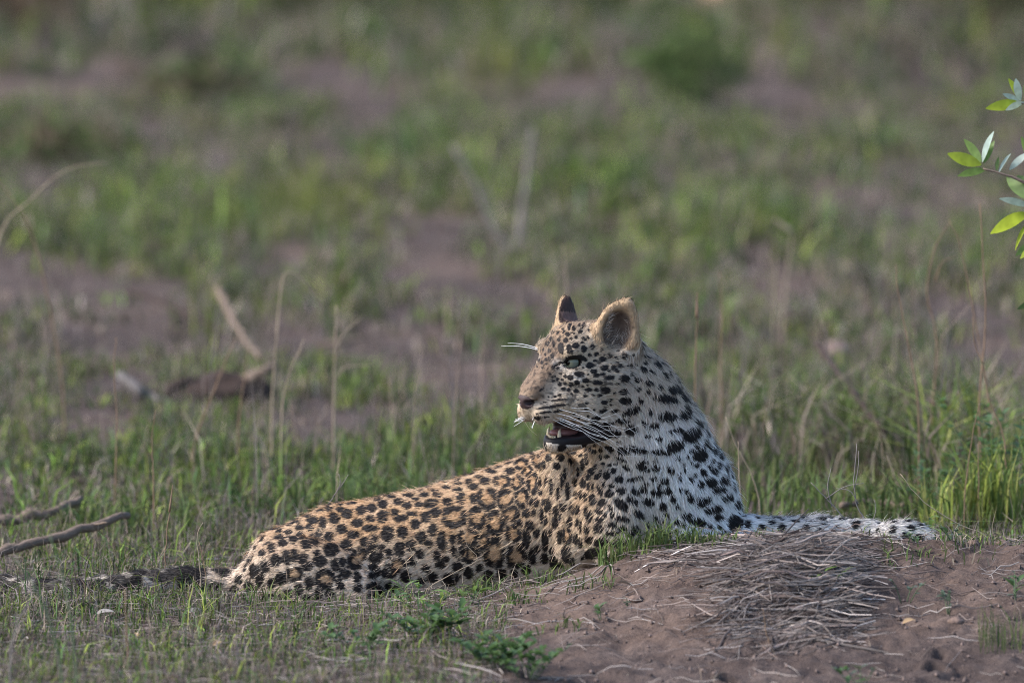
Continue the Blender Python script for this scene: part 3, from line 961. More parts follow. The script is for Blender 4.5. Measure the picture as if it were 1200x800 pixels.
def mouth_m(q):
    c = math.cos(math.radians(4)); s_ = math.sin(math.radians(4))
    a = q[:, 0] - 62; b = q[:, 2] + 73.5
    return np.sqrt(((a * c + b * s_) / 34) ** 2 + (q[:, 1] / 46) ** 2 + ((b * c - a * s_) / 9.5) ** 2)


T0_, T1_ = hit(663, 427)[0], hit(647, 431)[0]
TEAR = {1: (T0_, T1_)}
_m = lambda p: H(*(((p - HO) @ HB.T) * np.array([1, -1, 1])))
TEAR[-1] = (_m(T0_), _m(T1_))


def bare(P, q):
    """0 fur, 1 nose leather, 2 lips, 3 inside of the mouth, 4 eye rim"""
    k = np.zeros(len(P), int)
    nose = np.sqrt(((q[:, 0] - 111) / 11) ** 2 + (q[:, 1] / 13.5) ** 2 + ((q[:, 2] + 43) / 8.5) ** 2) < 1
    mm = mouth_m(q)
    k[(mm < 1.9) & ((q[:, 2] < -76) | (q[:, 0] < 44)) & (q[:, 2] > -92 + .05 * (60 - q[:, 0]))] = 2
    k[(mm < 1.12)] = 3
    k[nose] = 1
    for ec, out, s in EYES:
        d = P - ec
        o = d @ out
        rr = d - o[:, None] * out
        ac = np.cross(hu, out); ac /= np.linalg.norm(ac); up = np.cross(out, ac)
        x = (rr @ ac) * s; y = rr @ up
        a = math.radians(16)
        x, y = x * math.cos(a) + y * math.sin(a), y * math.cos(a) - x * math.sin(a)
        e = np.sqrt((x / 12.2) ** 2 + ((y - 1.2) / 8.2) ** 2)
        k[(e < 1.0) & (o > 2) & (o < 24)] = 4
        a_, b_ = TEAR[s][1], TEAR[s][0]
        v = b_ - a_
        t = np.clip(((P - a_) @ v) / (v @ v), 0, 1)
        k[np.linalg.norm(P - a_ - t[:, None] * v, axis=1) < 2.2 + 2.4 * t] = 4
    return k


COLV, HWV, HQV = coat(BV, BN)
KV = bare(BV, HQV)
COLV[KV == 1] = (.05, .032, .033)
COLV[KV == 2] = (.014, .012, .014)
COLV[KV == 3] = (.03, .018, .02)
COLV[KV == 4] = (.012, .01, .01)
RGH = np.where(KV == 0, .8, .38)

m_skin = mat_attr('leopard_skin', rough=.7, spec=.2, var=.15, scale=120)
leo = empty('leopard', (float(bp(560, 700, .05)[0] / U), .08, 0))
tag(leo, 'spotted leopard lying on the grass, looking back over its body with open mouth', 'leopard')
LO = np.array(leo.location)
m_bare = mat_attr('leopard_bare_skin', rough=.55, spec=.22, var=.2, scale=250)
body = mesh_np('body', BW - LO, [BF], [m_skin, m_bare], leo, cols=COLV)
body.data.polygons.foreach_set('material_index', (KV[BF].min(1) > 0).astype(np.int32))


# ---- fur: one strand = a tapering three-sided ribbon lying along the coat
def flow(P, N, hw, q):
    px = P[:, 0] + 600; zz = P[:, 2]
    n = len(P)
    d = np.tile(np.array([-1.0, 0, -.38]), (n, 1))
    d[:, 2] -= sstep(560, 690, px) * .7
    neck = sstep(690, 750, px) * sstep(40, 110, zz)
    d = mix(d, np.tile(np.array([.25, 0, -1.0]), (n, 1)), neck)
    d = mix(d, np.tile(np.array([.55, 0, -.8]), (n, 1)), sstep(780, 850, px) * (1 - sstep(880, 890, px)))
    d = mix(d, np.tile(np.array([1.0, 0, -.2]), (n, 1)), sstep(860, 890, px))
    d = mix(d, np.tile(np.array([-1.0, 0, -.1]), (n, 1)), sstep(290, 265, px))
    hd = P - H(112, 0, -36)
    hd = hd / (np.linalg.norm(hd, axis=1, keepdims=True) + 1e-6) - .55 * hf
    hd += np.where((q[:, 2] < -55)[:, None], -hu * .8, 0)
    d = mix(d, hd, hw)
    for cen, B, s in EARS:
        e = (P - cen) @ B.T
        inr = (np.sqrt((e[:, 0] / 26) ** 2 + (e[:, 1] / 32) ** 2 + (e[:, 2] / 44) ** 2) < 1) & (e[:, 2] > -20)
        d = mix(d, np.tile(B[2] * 1.0, (n, 1)), inr.astype(float))
    sw = .30
    d += np.stack([noise3(P, .03, 51) - .5, noise3(P, .03, 52) - .5, noise3(P, .03, 53) - .5], 1) * sw * 2
    d -= N * (d * N).sum(1, keepdims=True)
    return d / (np.linalg.norm(d, axis=1, keepdims=True) + 1e-6)


def ribbons(name, P, N, D, L, Wd, col, mat, parent, lift=.35, droop=.25, jit=.22, nmix=.35):
    """P roots, N skin normals, D lie, L lengths, all shape units -> one mesh"""
    n = len(P)
    D = D + RNG.normal(0, jit, (n, 3)); D -= N * (D * N).sum(1, keepdims=True)
    D /= np.linalg.norm(D, axis=1, keepdims=True) + 1e-6
    lf = np.clip(RNG.normal(lift, .12, n), .03, 1.4)[:, None]
    T0 = D + N * lf * 1.5; T0 /= np.linalg.norm(T0, axis=1, keepdims=True)
    T1 = D + N * (lf * 1.5 - droop * 2.2); T1 /= np.linalg.norm(T1, axis=1, keepdims=True)
    Wv = np.cross(N, D); tw = RNG.normal(0, .5, n)[:, None]
    Wv = Wv * np.cos(tw) + N * np.sin(tw) * .6
    L = L[:, None]; Wd = Wd[:, None]
    p0 = P - N * .6; p1 = p0 + T0 * L * .5; p2 = p1 + T1 * L * .5
    V = np.stack([p0 - Wv * Wd * .5, p0 + Wv * Wd * .5, p1 - Wv * Wd * .42, p1 + Wv * Wd * .42, p2], 1).reshape(-1, 3)
    i = np.arange(n)[:, None] * 5
    quads = np.concatenate([i + 1, i + 0, i + 2, i + 3], 1)
    tris = np.concatenate([i + 3, i + 2, i + 4], 1)
    # winding must face outwards
    fn = np.cross(V[quads[:, 1]] - V[quads[:, 0]], V[quads[:, 2]] - V[quads[:, 0]])
    fl = (fn * N).sum(1) < 0
    quads[fl] = quads[fl][:, ::-1]; tris[fl] = tris[fl][:, ::-1]
    NN = N + RNG.normal(0, nmix, (n, 3)) + D * .15
    NN /= np.linalg.norm(NN, axis=1, keepdims=True)
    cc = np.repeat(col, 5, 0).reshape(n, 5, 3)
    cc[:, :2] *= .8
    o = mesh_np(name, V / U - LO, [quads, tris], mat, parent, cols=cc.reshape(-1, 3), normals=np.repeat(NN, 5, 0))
    return o


FQ = BF
A1 = np.linalg.norm(np.cross(BV[FQ[:, 2]] - BV[FQ[:, 0]], BV[FQ[:, 3]] - BV[FQ[:, 1]]), axis=1) * .5
fc = BV[FQ].mean(1); fn_ = BN[FQ[:, 0]]
fhw, fq = head_w(fc)
dens = .62 + fhw * .75 + .22 * sstep(660, 740, fc[:, 0] + 600)
dens *= np.where((fn_[:, 2] < -.55) & (fhw < .3), .25, 1)
dens *= np.where((fn_[:, 1] > .35), .5, 1)
prob = A1 * dens
NH = int(prob.sum())
pick = RNG.choice(len(FQ), NH, p=prob / prob.sum())
uv = RNG.random((NH, 2))
c0, c1, c2, c3 = (BV[FQ[pick, k]] for k in range(4))
a_, b_ = uv[:, :1], uv[:, 1:]
HP = (c0 * (1 - a_) + c1 * a_) * (1 - b_) + (c3 * (1 - a_) + c2 * a_) * b_
HN = sum(BN[FQ[pick, k]] for k in range(4)); HN /= np.linalg.norm(HN, axis=1, keepdims=True)
HHW, HQ = head_w(HP)
HK = bare(HP, HQ)
keep = HK == 0
earin = np.zeros(NH, bool)
for cen, B, s in EARS:
    e = (HP - cen) @ B.T
    cupd = np.sqrt((e[:, 1] / 19) ** 2 + (e[:, 2] / 29) ** 2)
    earin |= (cupd < .85) & (np.abs(e[:, 0]) < 14) & ((HN @ B[0]) > 0)
keep &= ~(earin & (RNG.random(NH) < .5))
HP, HN, HHW, HQ, earin = HP[keep], HN[keep], HHW[keep], HQ[keep], earin[keep]
px_ = HP[:, 0] + 600
ln = np.full(len(HP), 6.6)
ln += 2 * sstep(690, 780, px_) * sstep(60, 140, HP[:, 2])
ln = np.where(px_ < 265, 8.0, ln); ln = np.where(px_ > 890, 7.0, ln)
hlen = 3.4 + 2.6 * sstep(80, 20, HQ[:, 0]) + 5 * sstep(15, -30, HQ[:, 0]) - 1.2 * sstep(86, 104, HQ[:, 0])
ln = ln * (1 - HHW) + hlen * HHW
for cen, B, s in EARS:
    e = (HP - cen) @ B.T
    ln = np.where((np.sqrt((e[:, 0] / 22) ** 2 + (e[:, 1] / 29) ** 2 + (e[:, 2] / 41) ** 2) < 1.05) & (e[:, 2] > -14), 3.6, ln)
ln *= np.clip(RNG.lognormal(-.05, .28, len(HP)), .5, 1.9)
wd = (.75 + .2 * (1 - HHW)) * RNG.uniform(.7, 1.2, len(HP))
HC = None
FL = flow(HP, HN, HHW, HQ)
HC = coat(HP + FL * (ln * .5)[:, None], HN)[0]
HC = HC * RNG.uniform(.78, 1.18, (len(HP), 1)) * (1 + RNG.normal(0, .02, (len(HP), 3)))
m_fur = mat_attr('leopard_fur', rough=.62, spec=.25, trans=.12)
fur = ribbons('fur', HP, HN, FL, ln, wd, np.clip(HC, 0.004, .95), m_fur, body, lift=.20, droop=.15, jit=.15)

# sparse longer guard hairs that break the outline
kg = (RNG.random(len(HP)) < .055 * (1 - .75 * HHW)) & (HN[:, 2] > -.3)
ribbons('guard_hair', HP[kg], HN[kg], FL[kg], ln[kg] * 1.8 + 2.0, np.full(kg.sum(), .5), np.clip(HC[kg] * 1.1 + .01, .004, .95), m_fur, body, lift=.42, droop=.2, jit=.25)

# pale tufts inside the ears
for cen, B, s in EARS:
    tp, tn, td, tl = [], [], [], []
    for i in range(240):
        y_ = RNG.uniform(-16, 14); z_ = RNG.uniform(-26, -4) if RNG.random() < .55 else RNG.uniform(-8, 20)
        side = -1 if RNG.random() < .7 else 1
        if z_ > -6: y_ = side * RNG.uniform(12, 18) * (1 if s > 0 else 1)
        p = cen + B[1] * y_ + B[2] * z_ + B[0] * RNG.uniform(-2, 6)
        d = B[2] * RNG.uniform(.2, 1.0) + B[1] * (-y_ / 16) * RNG.uniform(.2, .9) + B[0] * RNG.uniform(.1, .7)
        tp.append(p); tn.append(B[0]); td.append(d); tl.append(RNG.uniform(6, 14))
    tp, tn, td, tl = map(np.array, (tp, tn, td, tl))
    td /= np.linalg.norm(td, axis=1, keepdims=True)
    ribbons('ear_tuft', tp, tn, td, tl, np.full(len(tp), .45), np.tile(np.array([.36, .30, .25]), (len(tp), 1)) * RNG.uniform(.6, 1.15, (len(tp), 1)), m_fur, body, lift=.3, droop=.1, jit=.35, nmix=.5)


# ---- eyes, teeth, tongue, whiskers
def tube_np(P, R, n=8, cap=True):
    """tube along points P with radii R -> verts, quads, tris"""
    P = np.asarray(P, float); R = np.asarray(R, float)
    T = np.gradient(P, axis=0); T /= np.linalg.norm(T, axis=1, keepdims=True) + 1e-9
    ref = np.array([0, 0, 1.0]) if abs(T[0][2]) < .9 else np.array([1.0, 0, 0])
    V = []
    a = np.arange(n) * 2 * math.pi / n
    nrm = np.cross(T[0], ref); nrm /= np.linalg.norm(nrm)
    for i in range(len(P)):
        nrm = nrm - T[i] * (nrm @ T[i]); nrm /= np.linalg.norm(nrm) + 1e-9
        b = np.cross(T[i], nrm)
        V.append(P[i] + R[i] * (np.cos(a)[:, None] * nrm + np.sin(a)[:, None] * b))
    V = np.concatenate(V)
    q = []
    for i in range(len(P) - 1):
        for k in range(n):
            k2 = (k + 1) % n
            q.append((i * n + k, i * n + k2, (i + 1) * n + k2, (i + 1) * n + k))
    t = []
    if cap:
        V = np.concatenate([V, P[:1], P[-1:]])
        c0, c1 = len(V) - 2, len(V) - 1
        m = (len(P) - 1) * n
        for k in range(n):
            k2 = (k + 1) % n
            t.append((c0, k2, k)); t.append((c1, m + k, m + k2))
    return V, np.array(q), np.array(t).reshape(-1, 3)


m_eye, t, b, out_ = nodes('leopard_eye')
tc = t.nodes.new('ShaderNodeTexCoord')
sx = t.nodes.new('ShaderNodeSeparateXYZ'); t.links.new(tc.outputs['Object'], sx.inputs[0])
dv = t.nodes.new('ShaderNodeMath'); dv.operation = 'DIVIDE'; dv.inputs[1].default_value = 11.2 / U
t.links.new(sx.outputs[2], dv.inputs[0])
rp = t.nodes.new('ShaderNodeValToRGB'); cr = rp.color_ramp
cr.elements[0].position = .20; cr.elements[0].color = (.05, .03, .02, 1)
cr.elements[1].position = .975; cr.elements[1].color = (.004, .004, .004, 1)
for p_, c_ in ((.28, (.02, .018, .012, 1)), (.36, (.10, .115, .085, 1)), (.70, (.15, .16, .125, 1)), (.95, (.20, .20, .13, 1)), (.966, (.006, .006, .005, 1))):
    e_ = cr.elements.new(p_); e_.color = c_
t.links.new(dv.outputs[0], rp.inputs[0]); t.links.new(rp.outputs[0], b.inputs['Base Color'])
b.inputs['Roughness'].default_value = .06
b.inputs['Specular IOR Level'].default_value = .35


def sphere_mesh(name, r, mat, seg=32, rings=20):
    P, q, tr = [(0, 0, r)], [], []
    for i in range(1, rings):
        a = math.pi * i / rings
        for k in range(seg):
            th = 2 * math.pi * k / seg
            P.append((r * math.sin(a) * math.cos(th), r * math.sin(a) * math.sin(th), r * math.cos(a)))
    P.append((0, 0, -r))
    for i in range(rings - 2):
        for k in range(seg):
            k2 = (k + 1) % seg; o = 1 + i * seg
            q.append((o + k, o + seg + k, o + seg + k2, o + k2))
    for k in range(seg):
        k2 = (k + 1) % seg
        tr.append((0, 1 + k, 1 + k2)); o = 1 + (rings - 2) * seg
        tr.append((len(P) - 1, o + k2, o + k))
    return np.array(P), [np.array(q), np.array(tr)]


for ec, out, s in EYES:
    P, F = sphere_mesh('eye', 11.2 / U, m_eye)
    o = mesh_np('eye', P, F, m_eye, body)
    g = out * .5 + hf * .8 - hu * .05
    o.rotation_euler = Vector(g).to_track_quat('Z', 'Y').to_euler()
    o.location = tuple(ec / U - LO)

m_tooth = mat_simple('tooth', (.60, .50, .36), .3, .1, 200, .5)
m_tongue = mat_simple('tongue', (.27, .12, .115), .4, .15, 150, .5)
m_whisk = mat_simple('whisker', (.85, .84, .82), .4, .05, 50, .5)
for s in (1, -1):
    P = np.array([H(58, s * 9, -88), H(60.5, s * 9.5, -82), H(61, s * 9.5, -77.5), H(59.5, s * 9.2, -73)])
    V, q, tr = tube_np(P, [2.6, 2.4, 1.7, .3], 10)
    mesh_np('lower_canine', V / U - LO, [q, tr], m_tooth, body)
    P = np.array([H(89, s * 11, -56), H(88.5, s * 11, -62), H(87, s * 11, -67), H(85.5, s * 10.5, -70.5)])
    V, q, tr = tube_np(P, [2.6, 2.3, 1.6, .3], 10)
    mesh_np('upper_canine', V / U - LO, [q, tr], m_tooth, body)
for k in range(-2, 3):
    P = np.array([H(63.5 - abs(k) * .5, k * 2.8, -88), H(64.5 - abs(k) * .5, k * 2.8, -83.5), H(64.5 - abs(k) * .5, k * 2.8, -82.5)])
    V, q, tr = tube_np(P, [1.0, .9, .5], 8)
    mesh_np('incisor', V / U - LO, [q, tr], m_tooth, body)
for s in (1, -1):
    for k in range(3):
        P = np.array([H(46 - k * 6, s * (12 + k * 1.5), -87 + k), H(46 - k * 6, s * (12.5 + k * 1.5), -84 + k), H(45 - k * 6, s * (12.5 + k * 1.5), -82 + k)])
        V, q, tr = tube_np(P, [3.0, 2.4, .5], 8)
        mesh_np('cheek_tooth', V / U - LO, [q, tr], m_tooth, body)
P = np.array([H(20, 0, -78), H(36, 0, -78), H(50, 0, -78.5), H(60, 0, -80), H(65, 0, -81.5)])
V, q, tr = tube_np(P, [8, 9.5, 9.5, 8, 3], 14)
cz = (V - H(50, 0, -80)) @ hu
V -= np.outer(cz * .5, hu)
mesh_np('tongue', V / U - LO, [q, tr], m_tongue, body)

wsp = []
for k in range(12):
    r_, c_ = k % 4, k // 4
    wsp.append((92 - c_ * 5.0 - r_ * 1.2, 20 + c_ * 1.6, -47 - r_ * 4.2, RNG.uniform(60, 105), RNG.uniform(-.10, .16) - r_ * .11))
for s in (1, -1):
    for (f_, l_, u_, L_, el) in (wsp if s > 0 else wsp[:3]):
        d0 = -hf * .55 + hl * s * .85 + hu * el; d0 /= np.linalg.norm(d0)
        p0 = H(f_, s * l_, u_)
        pts = [p0 + d0 * L_ * t_ + (-hf * .45 - hu * RNG.uniform(.05, .4)) * L_ * t_ * t_ for t_ in np.linspace(0, 1, 8)]
        V, q, tr = tube_np(pts, np.linspace(.33, .08, 8), 5)
        mesh_np('whisker', V / U - LO, [q, tr], m_whisk, body)
    for k in range(0 if s > 0 else 2):                           # brow hairs
        d0 = hf * .75 + hl * s * .55 + hu * (.25 + .12 * k); d0 /= np.linalg.norm(d0)
        p0 = H(72, s * 20, 14 + k)
        pts = [p0 + d0 * (46 - 6 * k) * t_ + (-hf * .2 - hu * .35 + .35 * hl * s) * 30 * t_ * t_ for t_ in np.linspace(0, 1, 8)]
        V, q, tr = tube_np(pts, np.linspace(.6, .12, 8), 5)
        mesh_np('whisker', V / U - LO, [q, tr], m_whisk, body)
for k in range(9):                                               # short pale bristles below the lip
    s = 1 if k % 3 == 0 else -1
    p0 = H(100, s * RNG.uniform(5, 12), -62 + RNG.uniform(-4, 4)); d0 = hf * .7 + hl * s * .5 - hu * RNG.uniform(.2, .9)
    pts = [p0 + d0 * 13 * t_ for t_ in np.linspace(0, 1, 4)]
    V, q, tr = tube_np(pts, np.linspace(.5, .1, 4), 5)
    mesh_np('whisker', V / U - LO, [q, tr], m_whisk, body)
print('leopard', len(BV), 'strands', len(HP), 'marks', len(SPC), NTRACED)

# ------------------------------------------------------------------ stems, sticks, leaves and plants, each a thing of its own
def wood_mat(name, col, var=.35):
    m, t, b, out = nodes(name)
    tc = t.nodes.new('ShaderNodeTexCoord')
    mp = t.nodes.new('ShaderNodeMapping'); mp.inputs['Scale'].default_value = (6, 6, 60)
    t.links.new(tc.outputs['Object'], mp.inputs['Vector'])
    n = t.nodes.new('ShaderNodeTexNoise'); n.inputs['Scale'].default_value = 12; n.inputs['Detail'].default_value = 6
    t.links.new(mp.outputs[0], n.inputs['Vector'])
    r = ramp(t, n.outputs[0], [(.3, tuple(c * (1 - var) for c in col)), (.7, tuple(min(1, c * (1 + var)) for c in col))])
    t.links.new(r.outputs[0], b.inputs['Base Color'])
    b.inputs['Roughness'].default_value = .85; b.inputs['Specular IOR Level'].default_value = .08
    bm = t.nodes.new('ShaderNodeBump'); bm.inputs['Strength'].default_value = .6; bm.inputs['Distance'].default_value = .004
    t.links.new(n.outputs[0], bm.inputs['Height']); t.links.new(bm.outputs[0], b.inputs['Normal'])
    return m


m_straw = mat_simple('dry_straw', (.30, .235, .17), .8, .3, 25)
m_stem_br = mat_simple('brown_stem', (.20, .13, .085), .8, .3, 25)
m_stem_gr = mat_simple('green_stem', (.075, .11, .055), .7, .3, 25)
m_stem_gy = mat_simple('grey_stem', (.22, .19, .175), .85, .25, 25)
m_wood = wood_mat('weathered_wood', (.165, .125, .10))
m_wood_p = wood_mat('bleached_wood', (.12, .11, .108), .3)
m_wood_d = wood_mat('dark_wood', (.05, .036, .031))
MATS = {'s': m_straw, 'b': m_stem_br, 'g': m_stem_gr, 'y': m_stem_gy, 'w': m_wood, 'p': m_wood_p, 'd': m_wood_d}


def smooth_path(P, n):
    """Catmull-Rom through the points"""
    P = np.asarray(P, float)
    if len(P) < 3:
        t = np.linspace(0, 1, n)[:, None]
        return P[0] * (1 - t) + P[-1] * t
    Q = np.concatenate([[2 * P[0] - P[1]], P, [2 * P[-1] - P[-2]]])
    out = []
    for t in np.linspace(0, len(P) - 1 - 1e-6, n):
        i = int(t); u_ = t - i
        a, b, c, d = Q[i:i + 4]
        out.append(.5 * (2 * b + (c - a) * u_ + (2 * a - 5 * b + 4 * c - d) * u_ ** 2 + (3 * b - a - 3 * c + d) * u_ ** 3))
    return np.array(out)


def tube_obj(name, pts, r0, r1, mat, parent=None, origin=None, n=14, sides=7, wob=0.0, knots=False):
    P = smooth_path(pts, n)
    if wob:
        P[1:-1] += RNG.normal(0, wob, (n - 2, 3))
    R = np.linspace(r0, r1, n)
    if knots:
        R = R * RNG.uniform(.82, 1.2, n)
    V, q, t = tube_np(P, R, sides)
    o = np.asarray(origin if origin is not None else P[0])
    return mesh_np(name, V - o, [q, t], mat, parent, loc=None if parent is not None else tuple(o))


def stem(label, Y, pts, rpx, mat, name='dry_grass_stem', cat='stem', base=None, group=None, seed=False, sides=()):
    """an upright stem rooted in the ground at distance Y; pts are seen positions from low to high"""
    bx = base if base is not None else pts[0][0]
    P = [on_ground(bx, Y) - np.array([0, 0, .01])] + [pt(p[0], p[1], p[2] if len(p) > 2 else Y) for p in pts if True]
    if P[1][2] < P[0][2] + .01:
        P.pop(1)
    sc = (Y + CAM_D) / FPX
    root = empty(name, tuple(P[0]))
    tag(root, label, cat, group)
    o = P[0]
    tube_obj('stalk', P, rpx * sc, rpx * sc * .45, MATS[mat], root, o, 16, 6, wob=.0006)
    for sp in sides:
        tube_obj('side_shoot', [pt(p[0], p[1], Y) for p in sp], rpx * sc * .7, rpx * sc * .3, MATS[mat], root, o, 8, 5)
    if seed:
        e = P[-1]; d = P[-1] - P[-2]; d /= np.linalg.norm(d)
        tube_obj('seed_head', [e - d * .02, e + d * .01, e + d * .035], rpx * sc * 1.5, rpx * sc * .4, MATS[mat], root, o, 6, 6)
    return root


# far to near, left to right
stem('bleached blurred twig leaning left behind the leopard, left arm of the faint V', 8.4, [(598, 300), (575, 262), (556, 215), (530, 170)], 4.6, 'y', 'dead_twig', 'twig', base=604)
stem('upright blurred pale twig behind the leopard, right arm of the faint V', 8.6, [(606, 300), (612, 250), (618, 200), (624, 150)], 6.0, 'y', 'dead_twig', 'twig', base=603)
stem('arching pale grass stem at the left edge, bent over to the right', 3.0, [(-18, 400), (0, 275), (35, 235), (75, 200), (128, 190)], 1.5, 's', base=-25)
stem('short straight brown grass stem leaning across the arching stem at the left edge', 3.1, [(72, 440), (52, 330), (34, 265), (14, 232), (-6, 208)], 1.5, 'b', base=78)
stem('pale hooked grass stem curling over at its top, left of the leopard', 2.4, [(319, 480), (324, 400), (331, 330), (340, 319), (356, 328), (376, 358)], 1.5, 's')
stem('forked dry grass stem with two short side shoots left of the leopard', 2.4, [(391, 500), (392, 440), (393, 400), (394, 358)], 1.7, 's', sides=[[(393, 420), (402, 392), (424, 372)], [(394, 445), (405, 430), (436, 428)]])
stem('thin brown stem slanting up to the right over the dark stump', 2.2, [(228, 520), (246, 470), (262, 430), (276, 395)], 1.5, 'b')
stem('short brown stem beside the slanting one over the dark stump', 2.3, [(280, 500), (284, 460), (290, 412)], 1.3, 'b')
stem('dry stem bent sideways at mid height near the hooked stem', 2.0, [(330, 490), (338, 440), (352, 410), (356, 396)], 1.3, 's')
stem('thin straight dark stem rising from the grass by the tail', .25, [(193, 660), (196, 620), (200, 588)], 1.1, 'b', seed=True)
stem('slender pale stem just left of the rump with a nodding tip', -.12, [(236, 700), (234, 660), (231, 628), (238, 612)], .9, 's')
stem('second slender stem beside the rump, brown and straight', -.1, [(243, 700), (240, 668), (233, 634)], .9, 'b')
stem('faint upright grey-brown stem near the left edge above the sticks', 1.4, [(135, 560), (137, 500), (134, 430), (136, 395)], 1.2, 'b')
stem('thin brown stem standing left of the pale sticks', 1.0, [(180, 560), (178, 520), (182, 480)], 1.1, 'b')
stem('out of focus green stem crossing the bottom left corner, leaning left', -1.9, [(72, 790), (62, 740), (42, 690), (18, 655)], 2.0, 'g', 'green_grass_stem', base=74)
stem('out of focus blue-green stem in the bottom left corner beside the green one', -1.8, [(88, 770), (82, 720), (72, 670), (58, 625)], 1.9, 'g', 'green_grass_stem', base=90)
stem('out of focus pale curved stem at the bottom left edge', -1.7, [(12, 770), (20, 730), (36, 700), (40, 670)], 1.4, 'y')
stem('out of focus brownish stem before the tail at bottom left', -1.2, [(150, 770), (148, 730), (146, 690)], 1.3, 'b')
stem('thin leaning straw in front of the haunch, left one of the crossing pair', -.14, [(305, 705), (290, 685), (282, 668)], .7, 's')
stem('thin leaning straw in front of the haunch, right one of the crossing pair', -.15, [(296, 703), (310, 682), (325, 658)], .8, 's')
stem('long thin straw lying up against the flank, pointing right', -.16, [(500, 690), (530, 672), (560, 655), (548, 640), (545, 622)], .7, 's')
stem('kinked straw standing before the flank near the middle of the body', -.16, [(484, 692), (478, 668), (474, 652)], .7, 's')
stem('bent straw in front of the flank pointing up and left', -.16, [(508, 694), (494, 676), (480, 640)], .6, 's')
stem('fine dry twig of pale branchlets behind the rump at the back line', .35, [(378, 612), (384, 592), (398, 570), (397, 555)], .9, 'y', 'dead_twig', 'twig', sides=[[(390, 582), (402, 566), (408, 556)]])
stem('thin vertical brown stem right of the head, the darker and nearer', 1.6, [(816, 520), (815, 450), (816, 400), (817, 362)], 1.4, 'b', seed=True)
stem('reddish blurred stem behind the neck, taller of the two right of the head', 2.6, [(846, 500), (844, 420), (846, 370), (843, 318)], 1.5, 'b')
stem('pale blurred stem with drooping top, left of a pair in the right background', 5.5, [(908, 380), (910, 330), (908, 300)], 2.0, 's')
stem('pale blurred stem with drooping top, right of a pair in the right background', 5.3, [(918, 370), (924, 310), (928, 272), (920, 266)], 2.2, 's', seed=True)
stem('short pinkish stem fragment behind the head at left', 3.5, [(664, 350), (662, 310), (660, 288)], 1.5, 's', base=665)
stem('tall brown stem curving at the right edge behind the leaves', 1.2, [(1150, 560), (1148, 470), (1155, 380), (1152, 300), (1148, 238)], 1.6, 'b')
stem('kinked grey-brown stem with bent tip below the leafy branch', 2.0, [(1092, 500), (1098, 400), (1086, 340), (1096, 290), (1112, 262)], 1.4, 'b', sides=[[(1096, 330), (1104, 308), (1122, 300)]])
stem('thin brown stem slanting up left below the leafy branch', 1.6, [(1160, 480), (1140, 360), (1126, 290), (1112, 258)], 1.2, 'b')
stem('thin dark stem leaning left in the green growth at right', 1.3, [(1076, 480), (1064, 400), (1052, 340), (1050, 310)], 1.2, 'b')
stem('dark hooked stem above the bright green clump at right', .9, [(1178, 520), (1160, 470), (1152, 430), (1142, 402), (1140, 372)], 1.1, 'b')
stem('fine brown stem standing in front of the bright green clump', .7, [(1130, 600), (1134, 550), (1142, 500), (1148, 472)], 1.0, 'b')
stem('second fine brown stem in front of the bright green clump, upright', .75, [(1146, 600), (1147, 560), (1146, 520)], 1.0, 'b')
stem('long thin grass stalk arching low to the left behind the paw', .12, [(1156, 627), (1120, 612), (1080, 585), (1055, 555)], .9, 's', base=1160)
stem('whitish forked twig standing above the foreleg', .1, [(1014, 612), (1003, 590), (1001, 560), (1004, 520)], 1.0, 'y', 'dead_twig', 'twig', sides=[[(1002, 570), (1006, 545), (1006, 528)], [(1006, 590), (996, 575), (980, 572)]])
stem('tangled grey twig with several branchlets behind the foreleg', .14, [(1000, 624), (985, 602), (965, 580), (950, 565)], 1.1, 'y', 'dead_twig', 'twig', sides=[[(985, 602), (975, 612), (958, 600), (940, 606)], [(968, 584), (990, 570), (1012, 566)], [(975, 594), (970, 570), (974, 548)]])
stem('pale twig leaning right over the forepaw', .06, [(1018, 622), (1026, 600), (1024, 585)], .8, 'y', 'dead_twig', 'twig')
stem('thin straw arching beside the neck at right', .8, [(890, 590), (880, 555), (862, 520), (850, 488)], .9, 's')
stem('upright pale straw right of the chest', .5, [(868, 580), (866, 545), (865, 517)], 1.0, 's')
stem('dry upright stalk hanging down the front of the mound, brown', -.95, [(905, 775), (898, 740), (894, 712)], 1.1, 'b')
stem('leaning straw standing on the mound face below the straw heap', -1.0, [(925, 800), (914, 778), (905, 760)], .9, 's')

# lying sticks and logs
def stick(label, P, r0, r1, mat, name='fallen_stick', cat='stick', wob=.002, sides=8, twigs=()):
    P = [np.asarray(p) for p in P]
    root = empty(name, tuple(P[0])); tag(root, label, cat)
    tube_obj('wood', P, r0, r1, MATS[mat], root, P[0], 22, sides, wob, True)
    for tw, a, b in twigs:
        tube_obj('side_twig', tw, a, b, MATS[mat], root, P[0], 8, 6, .001, True)
    return root


